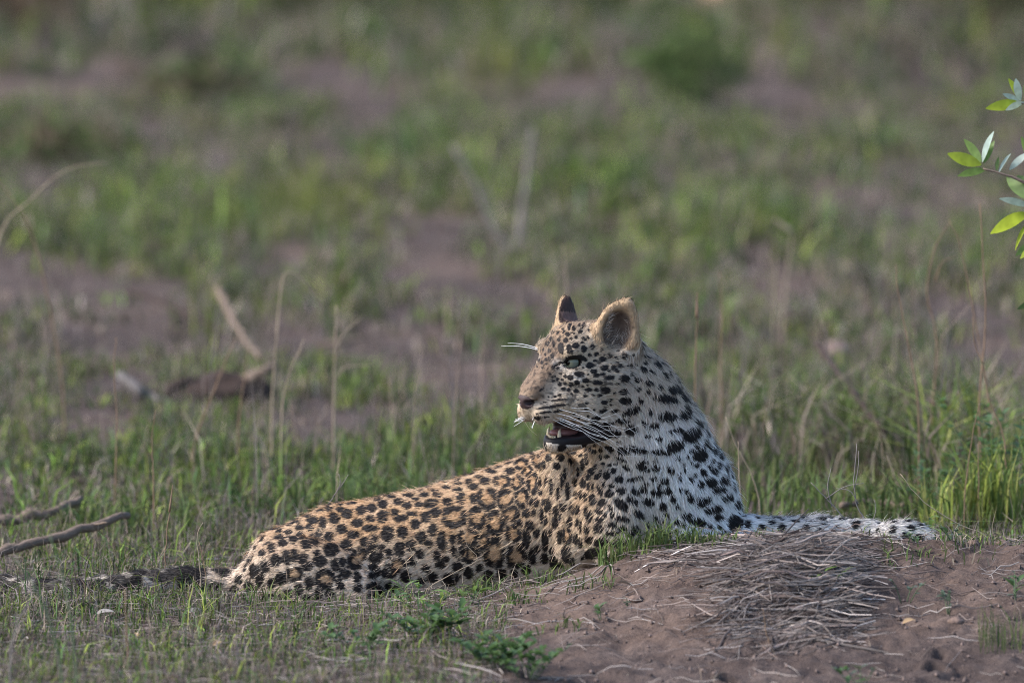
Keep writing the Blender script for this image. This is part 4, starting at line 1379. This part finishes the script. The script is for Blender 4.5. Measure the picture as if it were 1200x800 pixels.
stick('weathered brown stick lying in the grass at left, the nearer and longer', [pt(-60, 668, .45), pt(10, 645, .52), pt(85, 624, .62), pt(150, 604, .75)], .0125, .008, 'w', twigs=[([pt(85, 624, .62), pt(108, 615, .66), pt(126, 612, .62)], .004, .002)])
stick('darker blurred stick lying behind the long one at the left edge', [pt(-70, 622, 1.1), pt(0, 612, 1.15), pt(60, 600, 1.2), pt(95, 584, 1.3)], .014, .008, 'w')
stick('bleached grey log end standing out of the bare patch at left', [pt(256, 340, 5.4), pt(272, 372, 5.2), pt(288, 398, 5.0), pt(306, 420, 4.8)], .010, .007, 'w', 'bleached_branch', 'branch')
stick('short whitish piece of wood lying left of the dark stump', [pt(140, 440, 4.2), pt(160, 455, 4.1), pt(178, 465, 4.1), pt(203, 474, 4.0)], .013, .010, 'p', 'bleached_branch', 'branch')
stick('faint pale branch lying across the bare ground beyond the log', [pt(150, 340, 6.6), pt(190, 354, 6.3), pt(235, 374, 6.0), pt(270, 394, 5.8)], .008, .005, 'd', 'fallen_branch', 'branch')
stick('thin pinkish stick lying behind the left grass', [pt(375, 405, 5.2), pt(410, 400, 5.2), pt(450, 388, 5.3)], .006, .004, 'w', 'fallen_branch', 'branch')
stick('dark brown stick leaning down to the right behind the chest', [pt(958, 404, 3.4), pt(985, 440, 2.9), pt(1012, 476, 2.4), pt(1036, 505, 2.1)], .008, .005, 'd')
stick('long faint pale branch slanting in the upper right background, upper one', [pt(1060, 0, 19.5), pt(1095, 42, 18), pt(1140, 88, 16)], .014, .008, 'd', 'fallen_branch', 'branch')
stick('long faint pale branch slanting in the upper right background, lower one', [pt(1020, 14, 19), pt(1050, 54, 17.5), pt(1082, 92, 16)], .012, .008, 'd', 'fallen_branch', 'branch')
stick('brown twig lying flat behind the forepaw at right', [pt(985, 592, 1.1), pt(1020, 588, 1.15), pt(1060, 592, 1.1)], .007, .005, 'w')


def lump(name, label, cat, c, r, mat, seed, kind=None, n=18, rings=12, amp=.35, group=None):
    """an uneven stone, clod or stump"""
    P, F = sphere_mesh(name, 1.0, mat, n, rings)
    f = 1 + amp * ((fbm(P[:, 0] * 1.7 + seed, P[:, 1] * 1.7 + P[:, 2] * 1.3, seed, 3) - .5) * 2)
    P = P * f[:, None] * np.asarray(r)
    o = mesh_np(name, P, F, mat, loc=tuple(c))
    return tag(o, label, cat, group)


m_stone = mat_simple('stone', (.22, .155, .135), .9, .25, 20, .2, .4)
m_clod = mat_simple('soil_clod', (.17, .12, .10), .95, .3, 60, .15, .5)
root = empty('tree_stump', tuple(gpt(262, 476))); tag(root, 'dark rotten stump half hidden in the grass left of the leopard', 'stump')
g0 = gpt(262, 476)
P, F = sphere_mesh('s', 1.0, None, 24, 16)
f = 1 + .4 * ((fbm(P[:, 0] * 2.2 + 3, P[:, 1] * 2 + P[:, 2] * 1.5, 5, 3) - .5) * 2)
mesh_np('wood', P * f[:, None] * np.array([.11, .10, .055]) + np.array([0, 0, .02]), F, m_wood_d, root)
tube_obj('root', [g0 + [-.06, -.03, .05], g0 + [-.10, -.05, .06], g0 + [-.15, -.06, .02]], .02, .01, m_wood_d, root, g0, 8, 7, .002, True)
tube_obj('root', [g0 + [.05, -.02, .06], g0 + [.09, -.05, .085], g0 + [.13, -.04, .10]], .018, .008, m_wood, root, g0, 8, 7, .002, True)
g = gpt(980, 424)
lump('stone', 'flat pinkish stone on the bare ground right of the chest', 'stone', g + [0, 0, .02], (.045, .06, .03), m_stone, 3)
m_lit_spot = mat_simple('sunlit_ground_spot', (.50, .36, .24), .9, .2, 12, .15, .3)  # pale warm colour imitates sunlit ground; the two lumps wearing it are added
for (x_, y_, r_, lb) in ((742, 8, .16, 'added pinkish blurred lump imitating a sunlit ground spot at the top edge right of the middle, the left one'),
                         (868, 4, .13, 'added pinkish blurred lump imitating a sunlit ground spot at the top edge right of the middle, the right one')):
    g = gpt(x_, y_ + 6); g[2] = float(ground_z(g[0], g[1]))
    lump('stone', lb, 'stone', g + [0, 0, r_ * .4], (r_ * 1.2, r_, r_ * .8), m_lit_spot, int(x_) % 11)
for (x_, Y_, r_, lb) in ((1158, -.10, .016, 'dark crumbly soil clod on the mound crest at right, the left of two'), (1176, -.12, .013, 'dark crumbly soil clod on the mound crest at right, the right of two'),
                         (1140, -.18, .009, 'tiny soil clod left of the two larger ones on the crest'), (745, -.55, .010, 'small soil clod on the left slope of the mound'), (1120, -.8, .012, 'soil clod low on the right face of the mound')):
    p = on_ground(x_, Y_)
    lump('soil_clod', lb, 'clod', p + [0, 0, r_ * .4], (r_ * 1.3, r_, r_ * .8), m_clod, int(x_) % 13)


# ---- leaves
def leaf_mesh(name, L, W, mat, cup=.18, bend=.25, n=7):
    """a lance-shaped leaf with a folded midrib, lying along +X, stalk at the origin"""
    V, q = [], []
    th = .004 * L
    for i in range(n):
        t = i / (n - 1)
        w = W * .5 * (math.sin(math.pi * min(1, t * .96 + .02)) ** .75) * (1.12 - .3 * t)
        x, z = L * t, bend * L * (t - t * t * 1.2)
        V += [(x, -w, z + cup * w), (x, 0, z), (x, w, z + cup * w)]
    for i in range(n - 1):
        a = i * 3
        q += [(a, a + 3, a + 4, a + 1), (a + 1, a + 4, a + 5, a + 2)]
    V = np.array(V)
    me = bpy.data.meshes.new(name)
    me.from_pydata([tuple(v) for v in V], [], q)
    me.polygons.foreach_set('use_smooth', [True] * len(q))
    me.materials.append(mat)
    return me


def leaf_mat(name, col, trans=.45, rough=.45):
    m, t, b, out = nodes(name)
    tc = t.nodes.new('ShaderNodeTexCoord')
    n = t.nodes.new('ShaderNodeTexNoise'); n.inputs['Scale'].default_value = 60
    t.links.new(tc.outputs['Object'], n.inputs['Vector'])
    r = ramp(t, n.outputs[0], [(.3, tuple(c * .8 for c in col)), (.7, tuple(c * 1.2 for c in col))])
    t.links.new(r.outputs[0], b.inputs['Base Color'])
    b.inputs['Roughness'].default_value = rough
    tr = t.nodes.new('ShaderNodeBsdfTranslucent'); t.links.new(r.outputs[0], tr.inputs['Color'])
    mx_ = t.nodes.new('ShaderNodeMixShader'); mx_.inputs[0].default_value = trans
    t.links.new(b.outputs[0], mx_.inputs[1]); t.links.new(tr.outputs[0], mx_.inputs[2])
    t.links.new(mx_.outputs[0], out.inputs['Surface'])
    return m


m_leaf_y = leaf_mat('backlit_leaf', (.33, .40, .04), .55)  # bright yellow of sun shining through is put into the leaf colour
m_leaf_g = leaf_mat('green_leaf', (.15, .23, .06))
m_leaf_p = leaf_mat('pale_leaf_underside', (.32, .40, .34), .35, .5)
m_leaf_d = leaf_mat('dark_leaf', (.06, .10, .035))
m_leaf_h = leaf_mat('herb_leaf', (.085, .15, .05))
m_leaf_b = leaf_mat('bluish_herb_leaf', (.11, .15, .10))


def put_leaf(name, me, base, direction, parent, origin, roll=0.0, s=1.0):
    o = obj(name, me, parent)
    d = Vector(direction).normalized()
    q_ = d.to_track_quat('X', 'Z')
    o.rotation_mode = 'QUATERNION'
    o.rotation_quaternion = q_ @ Quaternion((1, 0, 0), roll)
    o.location = tuple(np.asarray(base) - np.asarray(origin))
    o.scale = (s, s, s)
    return o


# the leafy bush at the right edge: trunk outside the picture, two branches reaching in
YB = .45
b0 = on_ground(1268, YB)
bush = empty('leafy_bush', tuple(b0)); tag(bush, 'leafy bush at the right edge with bright yellow-green and silvery leaves', 'bush')
tube_obj('trunk', [b0 - [0, 0, .03], pt(1272, 540, YB), pt(1262, 420, YB), pt(1266, 300, YB), pt(1255, 150, YB), pt(1262, 40, YB)], .012, .005, m_wood, bush, b0, 24, 8, .001, True)
tube_obj('branch', [pt(1264, 330, YB), pt(1235, 255, YB - .02), pt(1205, 218, YB - .03), pt(1176, 204, YB - .03), pt(1152, 198, YB - .03)], .0045, .0018, m_wood, bush, b0, 16, 6, .0005, True)
tube_obj('branch', [pt(1256, 180, YB), pt(1230, 140, YB), pt(1208, 126, YB), pt(1192, 120, YB)], .004, .0015, m_wood, bush, b0, 12, 6, .0005, True)
tube_obj('branch', [pt(1264, 360, YB), pt(1235, 300, YB + .02), pt(1212, 262, YB + .02), pt(1204, 248, YB)], .004, .0015, m_wood, bush, b0, 12, 6, .0005, True)
tube_obj('branch', [pt(1268, 440, YB), pt(1240, 390, YB + .03), pt(1215, 360, YB + .04)], .004, .0015, m_wood, bush, b0, 12, 6, .0005, True)
LM = {k: leaf_mesh('leaf', 44 / U, 15 / U, m, .12, .12) for k, m in (('y', m_leaf_y), ('g', m_leaf_g), ('p', m_leaf_p), ('d', m_leaf_d))}
# base, tip, kind: seen positions
for (bx, by, tx, ty, k, dy) in [(1150, 193, 1110, 180, 'y', -.01), (1150, 190, 1130, 163, 'g', .01), (1151, 190, 1164, 154, 'p', -.01), (1153, 191, 1165, 165, 'g', 0), (1155, 199, 1122, 206, 'g', 0),
        (1170, 203, 1184, 180, 'p', -.01), (1168, 200, 1170, 184, 'g', .0), (1183, 199, 1206, 178, 'p', .0), (1180, 205, 1204, 234, 'g', -.02), (1192, 206, 1222, 232, 'g', -.02), (1205, 242, 1171, 232, 'p', -.01),
        (1206, 250, 1160, 273, 'y', -.02), (1204, 262, 1189, 293, 'y', -.01), (1206, 285, 1190, 300, 'g', 0), (1196, 121, 1155, 127, 'y', 0), (1194, 118, 1175, 110, 'p', 0), (1196, 116, 1182, 92, 'y', .0),
        (1196, 118, 1190, 92, 'p', -.01), (1200, 120, 1178, 129, 'p', -.01), (1202, 114, 1204, 92, 'g', 0), (1208, 190, 1197, 160, 'g', 0), (1214, 225, 1190, 226, 'g', 0), (1216, 352, 1192, 362, 'd', 0)]:
    a, b_ = pt(bx, by, YB), pt(tx, ty, YB + dy * 2)
    d = b_ - a
    put_leaf('leaf', LM[k], a, d, bush, b0, RNG.uniform(-.35, .35) + (1.0 if k == 'p' else 1.25), np.linalg.norm(d) / (44 / U))
for i in range(46):                                            # the rest of its leaves, outside the picture
    t_ = RNG.random(); a = pt(1232 + RNG.uniform(-14, 55), 60 + 380 * t_, YB + RNG.uniform(-.06, .06))
    put_leaf('leaf', LM['ygdgp'[i % 5]], a, RNG.normal(0, 1, 3) + [0, 0, .4], bush, b0, RNG.uniform(-1, 1), RNG.uniform(.7, 1.1))


# ---- small broad-leaved herbs
HM = [leaf_mesh('leaf', .03, .013, m_leaf_h), leaf_mesh('leaf', .024, .012, m_leaf_h, bend=.4), leaf_mesh('leaf', .018, .009, m_leaf_b), leaf_mesh('leaf', .05, .010, m_leaf_g, bend=.5)]


def herb(label, px, Y, h, nst, nl, kinds, spread=.03, s=1.0, name='herb', cat='herb'):
    o = on_ground(px, Y)
    r = empty(name, tuple(o)); tag(r, label, cat)
    for k in range(nst):
        a = RNG.uniform(0, 2 * math.pi); rr = spread * math.sqrt(RNG.random())
        b_ = o + [math.cos(a) * rr * .3, math.sin(a) * rr * .3, -.004]
        tip = o + [math.cos(a) * rr * 1.6, math.sin(a) * rr * 1.6, h * RNG.uniform(.55, 1.1)]
        mid = (b_ + tip) * .5 + [0, 0, h * .15]
        tube_obj('stem', [b_, mid, tip], .0011, .0006, m_stem_gr, r, o, 6, 5)
        P = smooth_path([b_, mid, tip], 12)
        for j in range(nl):
            p = P[int(RNG.integers(3, 12))]
            a2 = RNG.uniform(0, 2 * math.pi)
            put_leaf('leaf', HM[kinds[int(RNG.integers(0, len(kinds)))]], p, (math.cos(a2), math.sin(a2), RNG.uniform(.0, .9)), r, o, RNG.uniform(-.4, .4), s * RNG.uniform(.65, 1.15))
    return r


herb('bushy leafy green herb at the bottom left of the mound, the largest', 497, -.78, .06, 15, 11, (0, 1), .06, .95)
herb('leafy green herb at the bottom edge right of the largest herb', 585, -1.15, .06, 15, 11, (0, 1), .06, .95)
herb('leafy green herb at the bottom edge touching the frame below the mound', 618, -1.22, .05, 9, 9, (0, 1), .05, .9)
herb('small green herb low in the grass left of the largest herb', 425, -.95, .05, 9, 8, (0, 1), .05, .85)
herb('tiny herb with two lance leaves in front of the flank', 553, -.25, .03, 3, 5, (0, 3), .03, .7)
herb('broad bladed green herb in the grass below the middle of the body', 492, -.35, .045, 4, 7, (3, 0), .05, .9)
herb('small sprig with bluish leaves on the right of the mound', 1060, -.62, .045, 3, 6, (2,), .03, .8)
herb('bluish leafy sprig standing beside the right sprig on the mound', 1113, -.70, .05, 3, 7, (2,), .025, .8)
herb('fresh green sprig with long leaves growing out of the straw heap', 965, -.62, .07, 3, 4, (3,), .03, 1.0)
herb('small bright sprig growing through the middle of the straw heap', 892, -.42, .05, 3, 4, (3, 0), .025, .7)
herb('green sprig at the bottom edge below the straw heap', 1008, -1.25, .05, 4, 6, (2, 0), .035, .8)
herb('tiny green sprig on the left slope of the mound', 705, -.68, .03, 2, 5, (2, 0), .02, .7)
herb('tiny seedling on the bare slope left of the straw heap', 735, -.58, .02, 2, 4, (2,), .015, .7)
herb('low green sprig on the crest beside the forepaw', 1078, -.16, .03, 3, 6, (2, 0), .03, .7)
herb('low green sprig on the crest right of the forepaw', 1118, -.2, .03, 3, 6, (0, 2), .03, .7)
herb('seedling at the right frame edge on the mound face', 1190, -.6, .05, 3, 6, (2, 0), .03, .8)


# ---- grass tufts one can pick out
def tuft(label, px, Y, n, h0, h1, w0, w1, spread, pal, lean=.5, name='grass_tuft', cat='grass tuft', group=None):
    o = on_ground(px, Y)
    xy = np.stack([o[0] + np.clip(RNG.normal(0, spread, n), -1.25 * spread, 1.25 * spread), o[1] + np.clip(RNG.normal(0, spread, n), -1.25 * spread, 1.25 * spread)], 1)
    c = np.asarray(pal)[RNG.integers(0, len(pal), n)] * RNG.uniform(.75, 1.3, (n, 1))
    ob = blades(name, xy, RNG.uniform(h0, h1, n), RNG.uniform(w0, w1, n), np.clip(RNG.normal(lean, .3, n), .05, 1.5), c, m_grass, loc=tuple(o))
    return tag(ob, label, cat, group)


PG = [(.08, .12, .038), (.105, .145, .046), (.07, .105, .042), (.13, .15, .06)]; PY = [(.20, .24, .05), (.15, .20, .05), (.11, .16, .05), (.24, .25, .08)]; PD = [(.28, .23, .18), (.33, .28, .22), (.2, .155, .12)]
tuft('fresh green grass tuft on the crest before the shoulder, the leftmost there', 722, -.20, 70, .03, .085, .0024, .0046, .026, PG, .8)
tuft('fresh green grass tuft on the crest below the chest, second from the shoulder', 760, -.21, 80, .03, .085, .0024, .0046, .028, PG, .8)
tuft('fresh green grass tuft on the crest below the chest, third from the shoulder', 800, -.22, 80, .025, .07, .0024, .0044, .028, PG, .8)
tuft('fresh green grass tuft on the crest where the foreleg leaves the chest', 842, -.24, 60, .02, .05, .0022, .004, .026, PG, .8)
tuft('small green grass tuft on the crest in front of the foreleg', 905, -.20, 30, .02, .04, .0018, .003, .025, PG, .8)
tuft('dry pinkish grass tuft standing at the chest on the crest', 772, -.14, 30, .04, .075, .0014, .0022, .014, PD, .5)
tuft('green grass tuft in front of the belly', 560, -.16, 40, .03, .07, .002, .004, .03, PG, .8)
tuft('green grass tuft against the elbow left of the mound crest', 640, -.15, 36, .025, .06, .002, .0035, .03, PG, .9)
tuft('dry straw tuft leaning on the flank at mid body', 520, -.14, 26, .03, .06, .0012, .002, .03, PD, .9)
tuft('dry straw tuft at the foot of the haunch', 400, -.15, 22, .025, .05, .0012, .002, .035, PD, .8)
tuft('bluish green grass tuft at the foot of the haunch', 370, -.18, 34, .015, .04, .002, .0035, .035, PG, .8)
tuft('long bladed green tuft in front of the rump', 312, -.16, 26, .03, .085, .002, .004, .03, PG, .9)
tuft('tall yellow-green grass clump at the right edge, the brightest', 1172, .85, 150, .10, .24, .003, .006, .05, PY, .4, 'grass_clump', 'grass clump')
tuft('yellow-green grass clump left of the brightest clump', 1120, .8, 110, .06, .17, .003, .006, .05, PY, .5, 'grass_clump', 'grass clump')
tuft('tall dark green grass clump behind the yellow-green ones', 1110, 1.5, 98, .12, .30, .004, .007, .07, [tuple(.72 * q for q in c) for c in PG + PD], .9, 'grass_clump', 'grass clump')
tuft('green grass clump behind the forepaw', 1060, 1.0, 100, .06, .16, .003, .006, .06, PG, .7, 'grass_clump', 'grass clump')
tuft('loose green grass clump right of the chest', 930, 1.2, 110, .06, .15, .003, .006, .08, PG, .7, 'grass_clump', 'grass clump')
tuft('green grass clump with arching blades between chest and paw', 1000, 1.3, 100, .06, .17, .003, .006, .07, PG, .7, 'grass_clump', 'grass clump')
tuft('feathery green tuft on the mound face at the right edge', 1172, -.95, 70, .04, .10, .0012, .002, .03, PG, .3)
tuft('green grass clump at the far side of the leopard behind the neck', 880, 1.8, 120, .06, .16, .003, .006, .08, PG, .6, 'grass_clump', 'grass clump')
tuft('tall green clump at the right edge behind the leafy bush', 1190, 2.6, 98, .12, .32, .004, .008, .09, [tuple(.72 * q for q in c) for c in PG + PD], .9, 'grass_clump', 'grass clump')

tuft('tall dark green clump in the growth right of the neck', 905, 2.6, 118, .10, .28, .004, .008, .12, [tuple(.72 * q for q in c) for c in PG + PD], .9, 'grass_clump', 'grass clump')
tuft('tall olive clump in the middle of the growth at right', 985, 2.2, 118, .10, .28, .004, .008, .12, [tuple(.72 * q for q in c) for c in PG + PD], .9, 'grass_clump', 'grass clump')
tuft('tall green clump behind the kinked stem at right', 1075, 2.4, 140, .14, .36, .004, .008, .12, [tuple(.72 * q for q in c) for c in PG + PD], .9, 'grass_clump', 'grass clump')
tuft('tall yellowish clump at the right frame edge beyond the bright clump', 1150, 1.9, 133, .14, .36, .004, .007, .09, PY + PG, .9, 'grass_clump', 'grass clump')
tuft('tall green clump at mid left behind the rump', 420, 1.6, 150, .06, .16, .003, .006, .10, PG, .7, 'grass_clump', 'grass clump')
tuft('lush green clump behind the back at mid body', 545, 2.4, 170, .06, .17, .003, .006, .13, PG, .7, 'grass_clump', 'grass clump')
tuft('bright green clump left of the rump behind the tail', 150, 1.2, 150, .05, .12, .003, .005, .10, PG, .7, 'grass_clump', 'grass clump')
tuft('low green tuft on the left slope of the mound, the upper one', 612, -.34, 40, .02, .055, .0022, .004, .03, PG, .9)
tuft('low green tuft on the left slope of the mound, the lower one', 655, -.75, 26, .015, .045, .002, .0036, .03, PG, .9)
tuft('green and dry tuft at the bottom of the left slope', 560, -.60, 44, .02, .055, .002, .004, .035, PG + PD, .9)
tuft('dry tuft crossing the fur below the ribs', 590, -.13, 22, .03, .06, .0014, .0024, .03, PD, .8)
tuft('green tuft crossing the fur of the belly', 470, -.15, 34, .02, .05, .002, .004, .035, PG, .8)
tuft('mixed tuft crossing the fur of the haunch', 345, -.15, 26, .02, .05, .0016, .0032, .03, PG + PD, .8)
tuft('mixed tuft hiding the end of the rump', 285, -.12, 28, .02, .05, .0018, .0034, .03, PG + PD, .8)
tuft('green tuft on the crest right of the straw heap', 1062, -.26, 40, .015, .045, .002, .0036, .035, PG, .9)
tuft('mixed green and dry tuft on the crest near the right edge', 1135, -.22, 46, .02, .05, .002, .0036, .04, PG + PD, .9)
tuft('low green tuft on the upper left slope beside the crest tufts', 690, -.32, 40, .02, .05, .002, .0038, .035, PG, .9)
tuft('short dry tuft on the crest before the stretched foreleg', 935, -.17, 34, .02, .045, .0014, .0024, .035, PD + PG, .9)
tuft('short green tuft on the crest before the forepaw', 1010, -.17, 34, .015, .04, .0018, .003, .035, PG + PD, .9)
# broad-leaved bright bush at right, behind the mound
herb('knee-high weed with many small bright leaves at the right edge', 1168, 1.0, .26, 16, 16, (0, 1), .10, .9, 'weed', 'weed')
herb('leafy weed left of the bright weed behind the mound', 1092, 1.15, .16, 10, 12, (0, 1), .07, .9, 'weed', 'weed')
herb('low silvery leaf sprig beside the forepaw', 1086, .25, .05, 3, 5, (3, 2), .03, .9)


# ---- low shrubs at the back of the clearing
def shrub(label, px, py, w, h, n, pal, nst=7):
    g_ = gpt(px, py); g_[2] = float(ground_z(g_[0], g_[1]))
    r = empty('low_shrub', tuple(g_)); tag(r, label, 'shrub')
    for k in range(nst):
        a = RNG.uniform(0, 2 * math.pi); q_ = RNG.uniform(.2, .8)
        tube_obj('stem', [g_, g_ + [math.cos(a) * w * q_ * .4, math.sin(a) * w * q_ * .4, h * .5], g_ + [math.cos(a) * w * q_, math.sin(a) * w * q_, h * RNG.uniform(.7, 1)]], .008, .003, m_wood_d, r, g_, 7, 5)
    # leaf clumps spread through the crown
    cl = RNG.normal(0, 1, (24, 3)); cl /= np.linalg.norm(cl, axis=1, keepdims=True); cl *= RNG.random((24, 1)) ** .4
    cl = cl * np.array([w, w, h * .5]) + np.array([0, 0, h * .52])
    P = cl[RNG.integers(0, 24, n)] + RNG.normal(0, 1, (n, 3)) * np.array([w, w, h * .6]) * .16
    P[:, 2] = np.abs(P[:, 2]) + .01
    d = RNG.normal(0, 1, (n, 3)); d /= np.linalg.norm(d, axis=1, keepdims=True)
    e = np.cross(d, RNG.normal(0, 1, (n, 3))); e /= np.linalg.norm(e, axis=1, keepdims=True)
    L = RNG.uniform(.018, .034, (n, 1))
    V = np.stack([P, P + d * L + e * L * .3, P + d * L * 2, P + d * L - e * L * .3], 1).reshape(-1, 3)
    i = np.arange(n)[:, None] * 4
    c = np.asarray(pal)[RNG.integers(0, len(pal), n)] * RNG.uniform(.7, 1.3, (n, 1))
    mesh_np('foliage', V, [np.concatenate([i, i + 1, i + 2, i + 3], 1)], m_grass, r, cols=np.repeat(c, 4, 0), smooth=False)
    return r


PGD = [(.075, .11, .04), (.09, .14, .045), (.07, .09, .04)]; PB = [(.16, .115, .08), (.20, .15, .11), (.12, .085, .06)]
shrub('rounded dark green shrub in the background above and right of the head', 808, 135, .20, .28, 700, PGD)
shrub('yellow-green shrub at the top edge in the left background', 205, 30, .38, .40, 1700, PY)
shrub('green shrub at the top edge left of the pinkish bare spot', 690, 30, .18, .34, 1100, PG)
shrub('dark brown dry shrub in the top left corner', 15, 55, .30, .45, 1300, PB)
shrub('dark shrub at the top edge just left of the middle', 520, 18, .30, .35, 1300, PGD)
shrub('dry brown shrub at the top edge in the right half', 1010, 30, .40, .40, 1500, PB + PGD)
shrub('small dark low shrub in the middle background at left', 235, 130, .26, .16, 500, PGD + PB)
shrub('low green shrub on the left edge in the upper background', 60, 190, .26, .14, 450, PGD + PB)
shrub('dull olive shrub at the top edge right of the yellow-green one', 330, 22, .30, .34, 1200, PGD + PB)
shrub('olive shrub at the top right corner of the clearing', 1170, 60, .34, .42, 1500, PGD + PB)

# ---- dead straw: the heap on the crest and the litter
def straws(name, label, X, Y, Zoff, ang, L, sag, wid, cols, mat):
    n = len(X)
    t = np.linspace(-.5, .5, 5)
    dx, dy = np.cos(ang), np.sin(ang)
    bow = RNG.normal(0, .05, n)
    PX = X[:, None] + dx[:, None] * L[:, None] * t - dy[:, None] * (bow * L)[:, None] * (t * t - .1)
    PY_ = Y[:, None] + dy[:, None] * L[:, None] * t + dx[:, None] * (bow * L)[:, None] * (t * t - .1)
    PZ = ground_z(PX.ravel(), PY_.ravel()).reshape(n, 5)
    PZ = np.maximum(PZ, PZ.mean(1, keepdims=True) - .02) * (1 - sag) + PZ * sag + Zoff[:, None] + (RNG.normal(0, .10, n) * L)[:, None] * t
    PZ = np.maximum(PZ, ground_z(PX.ravel(), PY_.ravel()).reshape(n, 5) + .0012)
    P = np.stack([PX, PY_, PZ], 2)
    # three-sided stalks
    side = np.stack([-dy, dx, np.zeros(n)], 1)[:, None, :]
    up = np.array([0, 0, 1.0])
    w = (wid[:, None] * np.array([.7, 1, 1, .9, .45]))[:, :, None]
    V = np.stack([P + up * w * .6, P - side * w * .5 - up * w * .3, P + side * w * .5 - up * w * .3], 2).reshape(-1, 3)
    q = []
    for k in range(4):
        for s_ in range(3):
            s2 = (s_ + 1) % 3
            q.append((k * 3 + s_, k * 3 + s2, k * 3 + 3 + s2, k * 3 + 3 + s_))
    q = (np.arange(n)[:, None, None] * 15 + np.array(q)[None]).reshape(-1, 4)
    return tag(mesh_np(name, V, [q], mat, cols=np.repeat(cols, 15, 0)), label, 'straw', kind='stuff')


m_litter = mat_attr('straw_litter', rough=.8, spec=.2)
STR = np.array([[.24, .195, .175], [.29, .245, .22], [.17, .135, .125], [.34, .30, .28], [.12, .088, .078]])
xa, xb = pt(835, 640, -.3)[0], pt(985, 640, -.3)[0]
n1_, n2_ = 420, 1900
hx = np.concatenate([xa - .12 + RNG.beta(1.8, 1.4, n1_) * (xb - xa + .16), xa + RNG.beta(1.7, 1.2, n2_) * (xb - xa)])
hy = np.concatenate([-.16 - RNG.random(n1_) * .20, -.26 - RNG.beta(1.4, 1.6, n2_) * .72])
ha = np.concatenate([RNG.normal(math.pi + .08, .3, n1_), RNG.normal(math.pi + .6, .55, n2_)])
n = n1_ + n2_
thick = np.exp(-((hx - .54) / .14) ** 2) * np.exp(-((hy + .55) / .20) ** 2)
hz = RNG.random(n) * (.004 + .11 * thick)
straws('straw_heap', 'heap of grey dry straw lying over the crest of the mound', hx, hy, hz, ha, RNG.uniform(.06, .22, n), .75, RNG.lognormal(-6.3, .45, n), STR[RNG.integers(0, 5, n)] * RNG.lognormal(-.38, .45, (n, 1)), m_litter)
n = 9500
lx = RNG.uniform(-1.3, 1.35, n); ly = RNG.uniform(-1.75, .75, n)
on_m = np.interp(lx, CREST_X, CREST_H) > .03
k = (RNG.random(n) < np.where(on_m, .18 + .4 * np.exp(-((ly + .25) / .22) ** 2), .9)) & ~((np.abs(ly - .075) < .13) & (lx > -.5) & (lx < .75))
lx, ly = lx[k], ly[k]; n = len(lx)
straws('straw_litter', 'dry straw bits scattered over soil and grass near the leopard', lx, ly, RNG.random(n) ** 2 * .02 + .001, RNG.normal(math.pi, .9, n), RNG.uniform(.02, .11, n), .7, RNG.lognormal(-6.85, .4, n), STR[RNG.integers(0, 5, n)] * RNG.uniform(.55, 1.25, (n, 1)), m_litter)

# pale dry leaves in the grass
m_dryleaf = mat_simple('pale_dry_leaf', (.25, .23, .215), .8, .15, 60)
m_tanleaf = mat_simple('tan_dry_leaf', (.36, .24, .13), .8, .2, 60)
DL = leaf_mesh('dry_leaf', .036, .018, m_dryleaf, .5, .2); DT = leaf_mesh('dry_leaf', .03, .015, m_tanleaf, .5, .3)
for (x_, Y_, me, a, lb) in ((112, -.42, DL, .1, 'whitish dry leaf in the grass below the tail, the left one'), (218, -.40, DL, .3, 'whitish dry leaf in the grass below the tail, the right one'), (742, -.45, DL, 2.6, 'small pale leaf on the left slope of the mound'),
                            (250, -.95, DT, 1.0, 'tan curled leaf in the grass at the bottom left'), (160, -.75, DT, 2.0, 'tan leaf in the grass below the whitish leaves'), (1058, -.80, DT, .5, 'yellowish tan leaf on the right face of the mound')):
    o_ = on_ground(x_, Y_)
    ob = obj('dry_leaf', me); ob.location = tuple(o_ + [0, 0, .012]); ob.rotation_euler = (.3, -.2, a)
    tag(ob, lb, 'leaf')

# crumbs of soil on the mound
n = 3600
cx = RNG.uniform(-.25, 1.3, n); cy = RNG.uniform(-1.7, -.12, n)
k = np.interp(cx, CREST_X, CREST_H) > .01 + .05 * RNG.random(n)
cx, cy = cx[k], cy[k]; n = len(cx)
cr_ = np.abs(RNG.standard_cauchy(n)).clip(0, 6) * .0007 + .0007
oct_ = np.array([(1, 0, 0), (0, 1, 0), (-1, 0, 0), (0, -1, 0), (0, 0, 1), (0, 0, -1)], float)
V = np.stack([cx, cy, ground_z(cx, cy) + cr_ * .4], 1)[:, None] + oct_[None] * cr_[:, None, None] * RNG.uniform(.6, 1.4, (n, 6, 1))
ft = np.array([(0, 1, 4), (1, 2, 4), (2, 3, 4), (3, 0, 4), (1, 0, 5), (2, 1, 5), (3, 2, 5), (0, 3, 5)])
F = (np.arange(n)[:, None, None] * 6 + ft[None]).reshape(-1, 3)
cc = np.array([.12, .088, .077]) * RNG.uniform(.6, 1.5, (n, 1))
tag(mesh_np('soil_crumbs', V.reshape(-1, 3), [F], m_litter, cols=np.repeat(cc, 6, 0), smooth=False), 'loose crumbs of soil scattered over the bare mound', 'soil', kind='stuff')
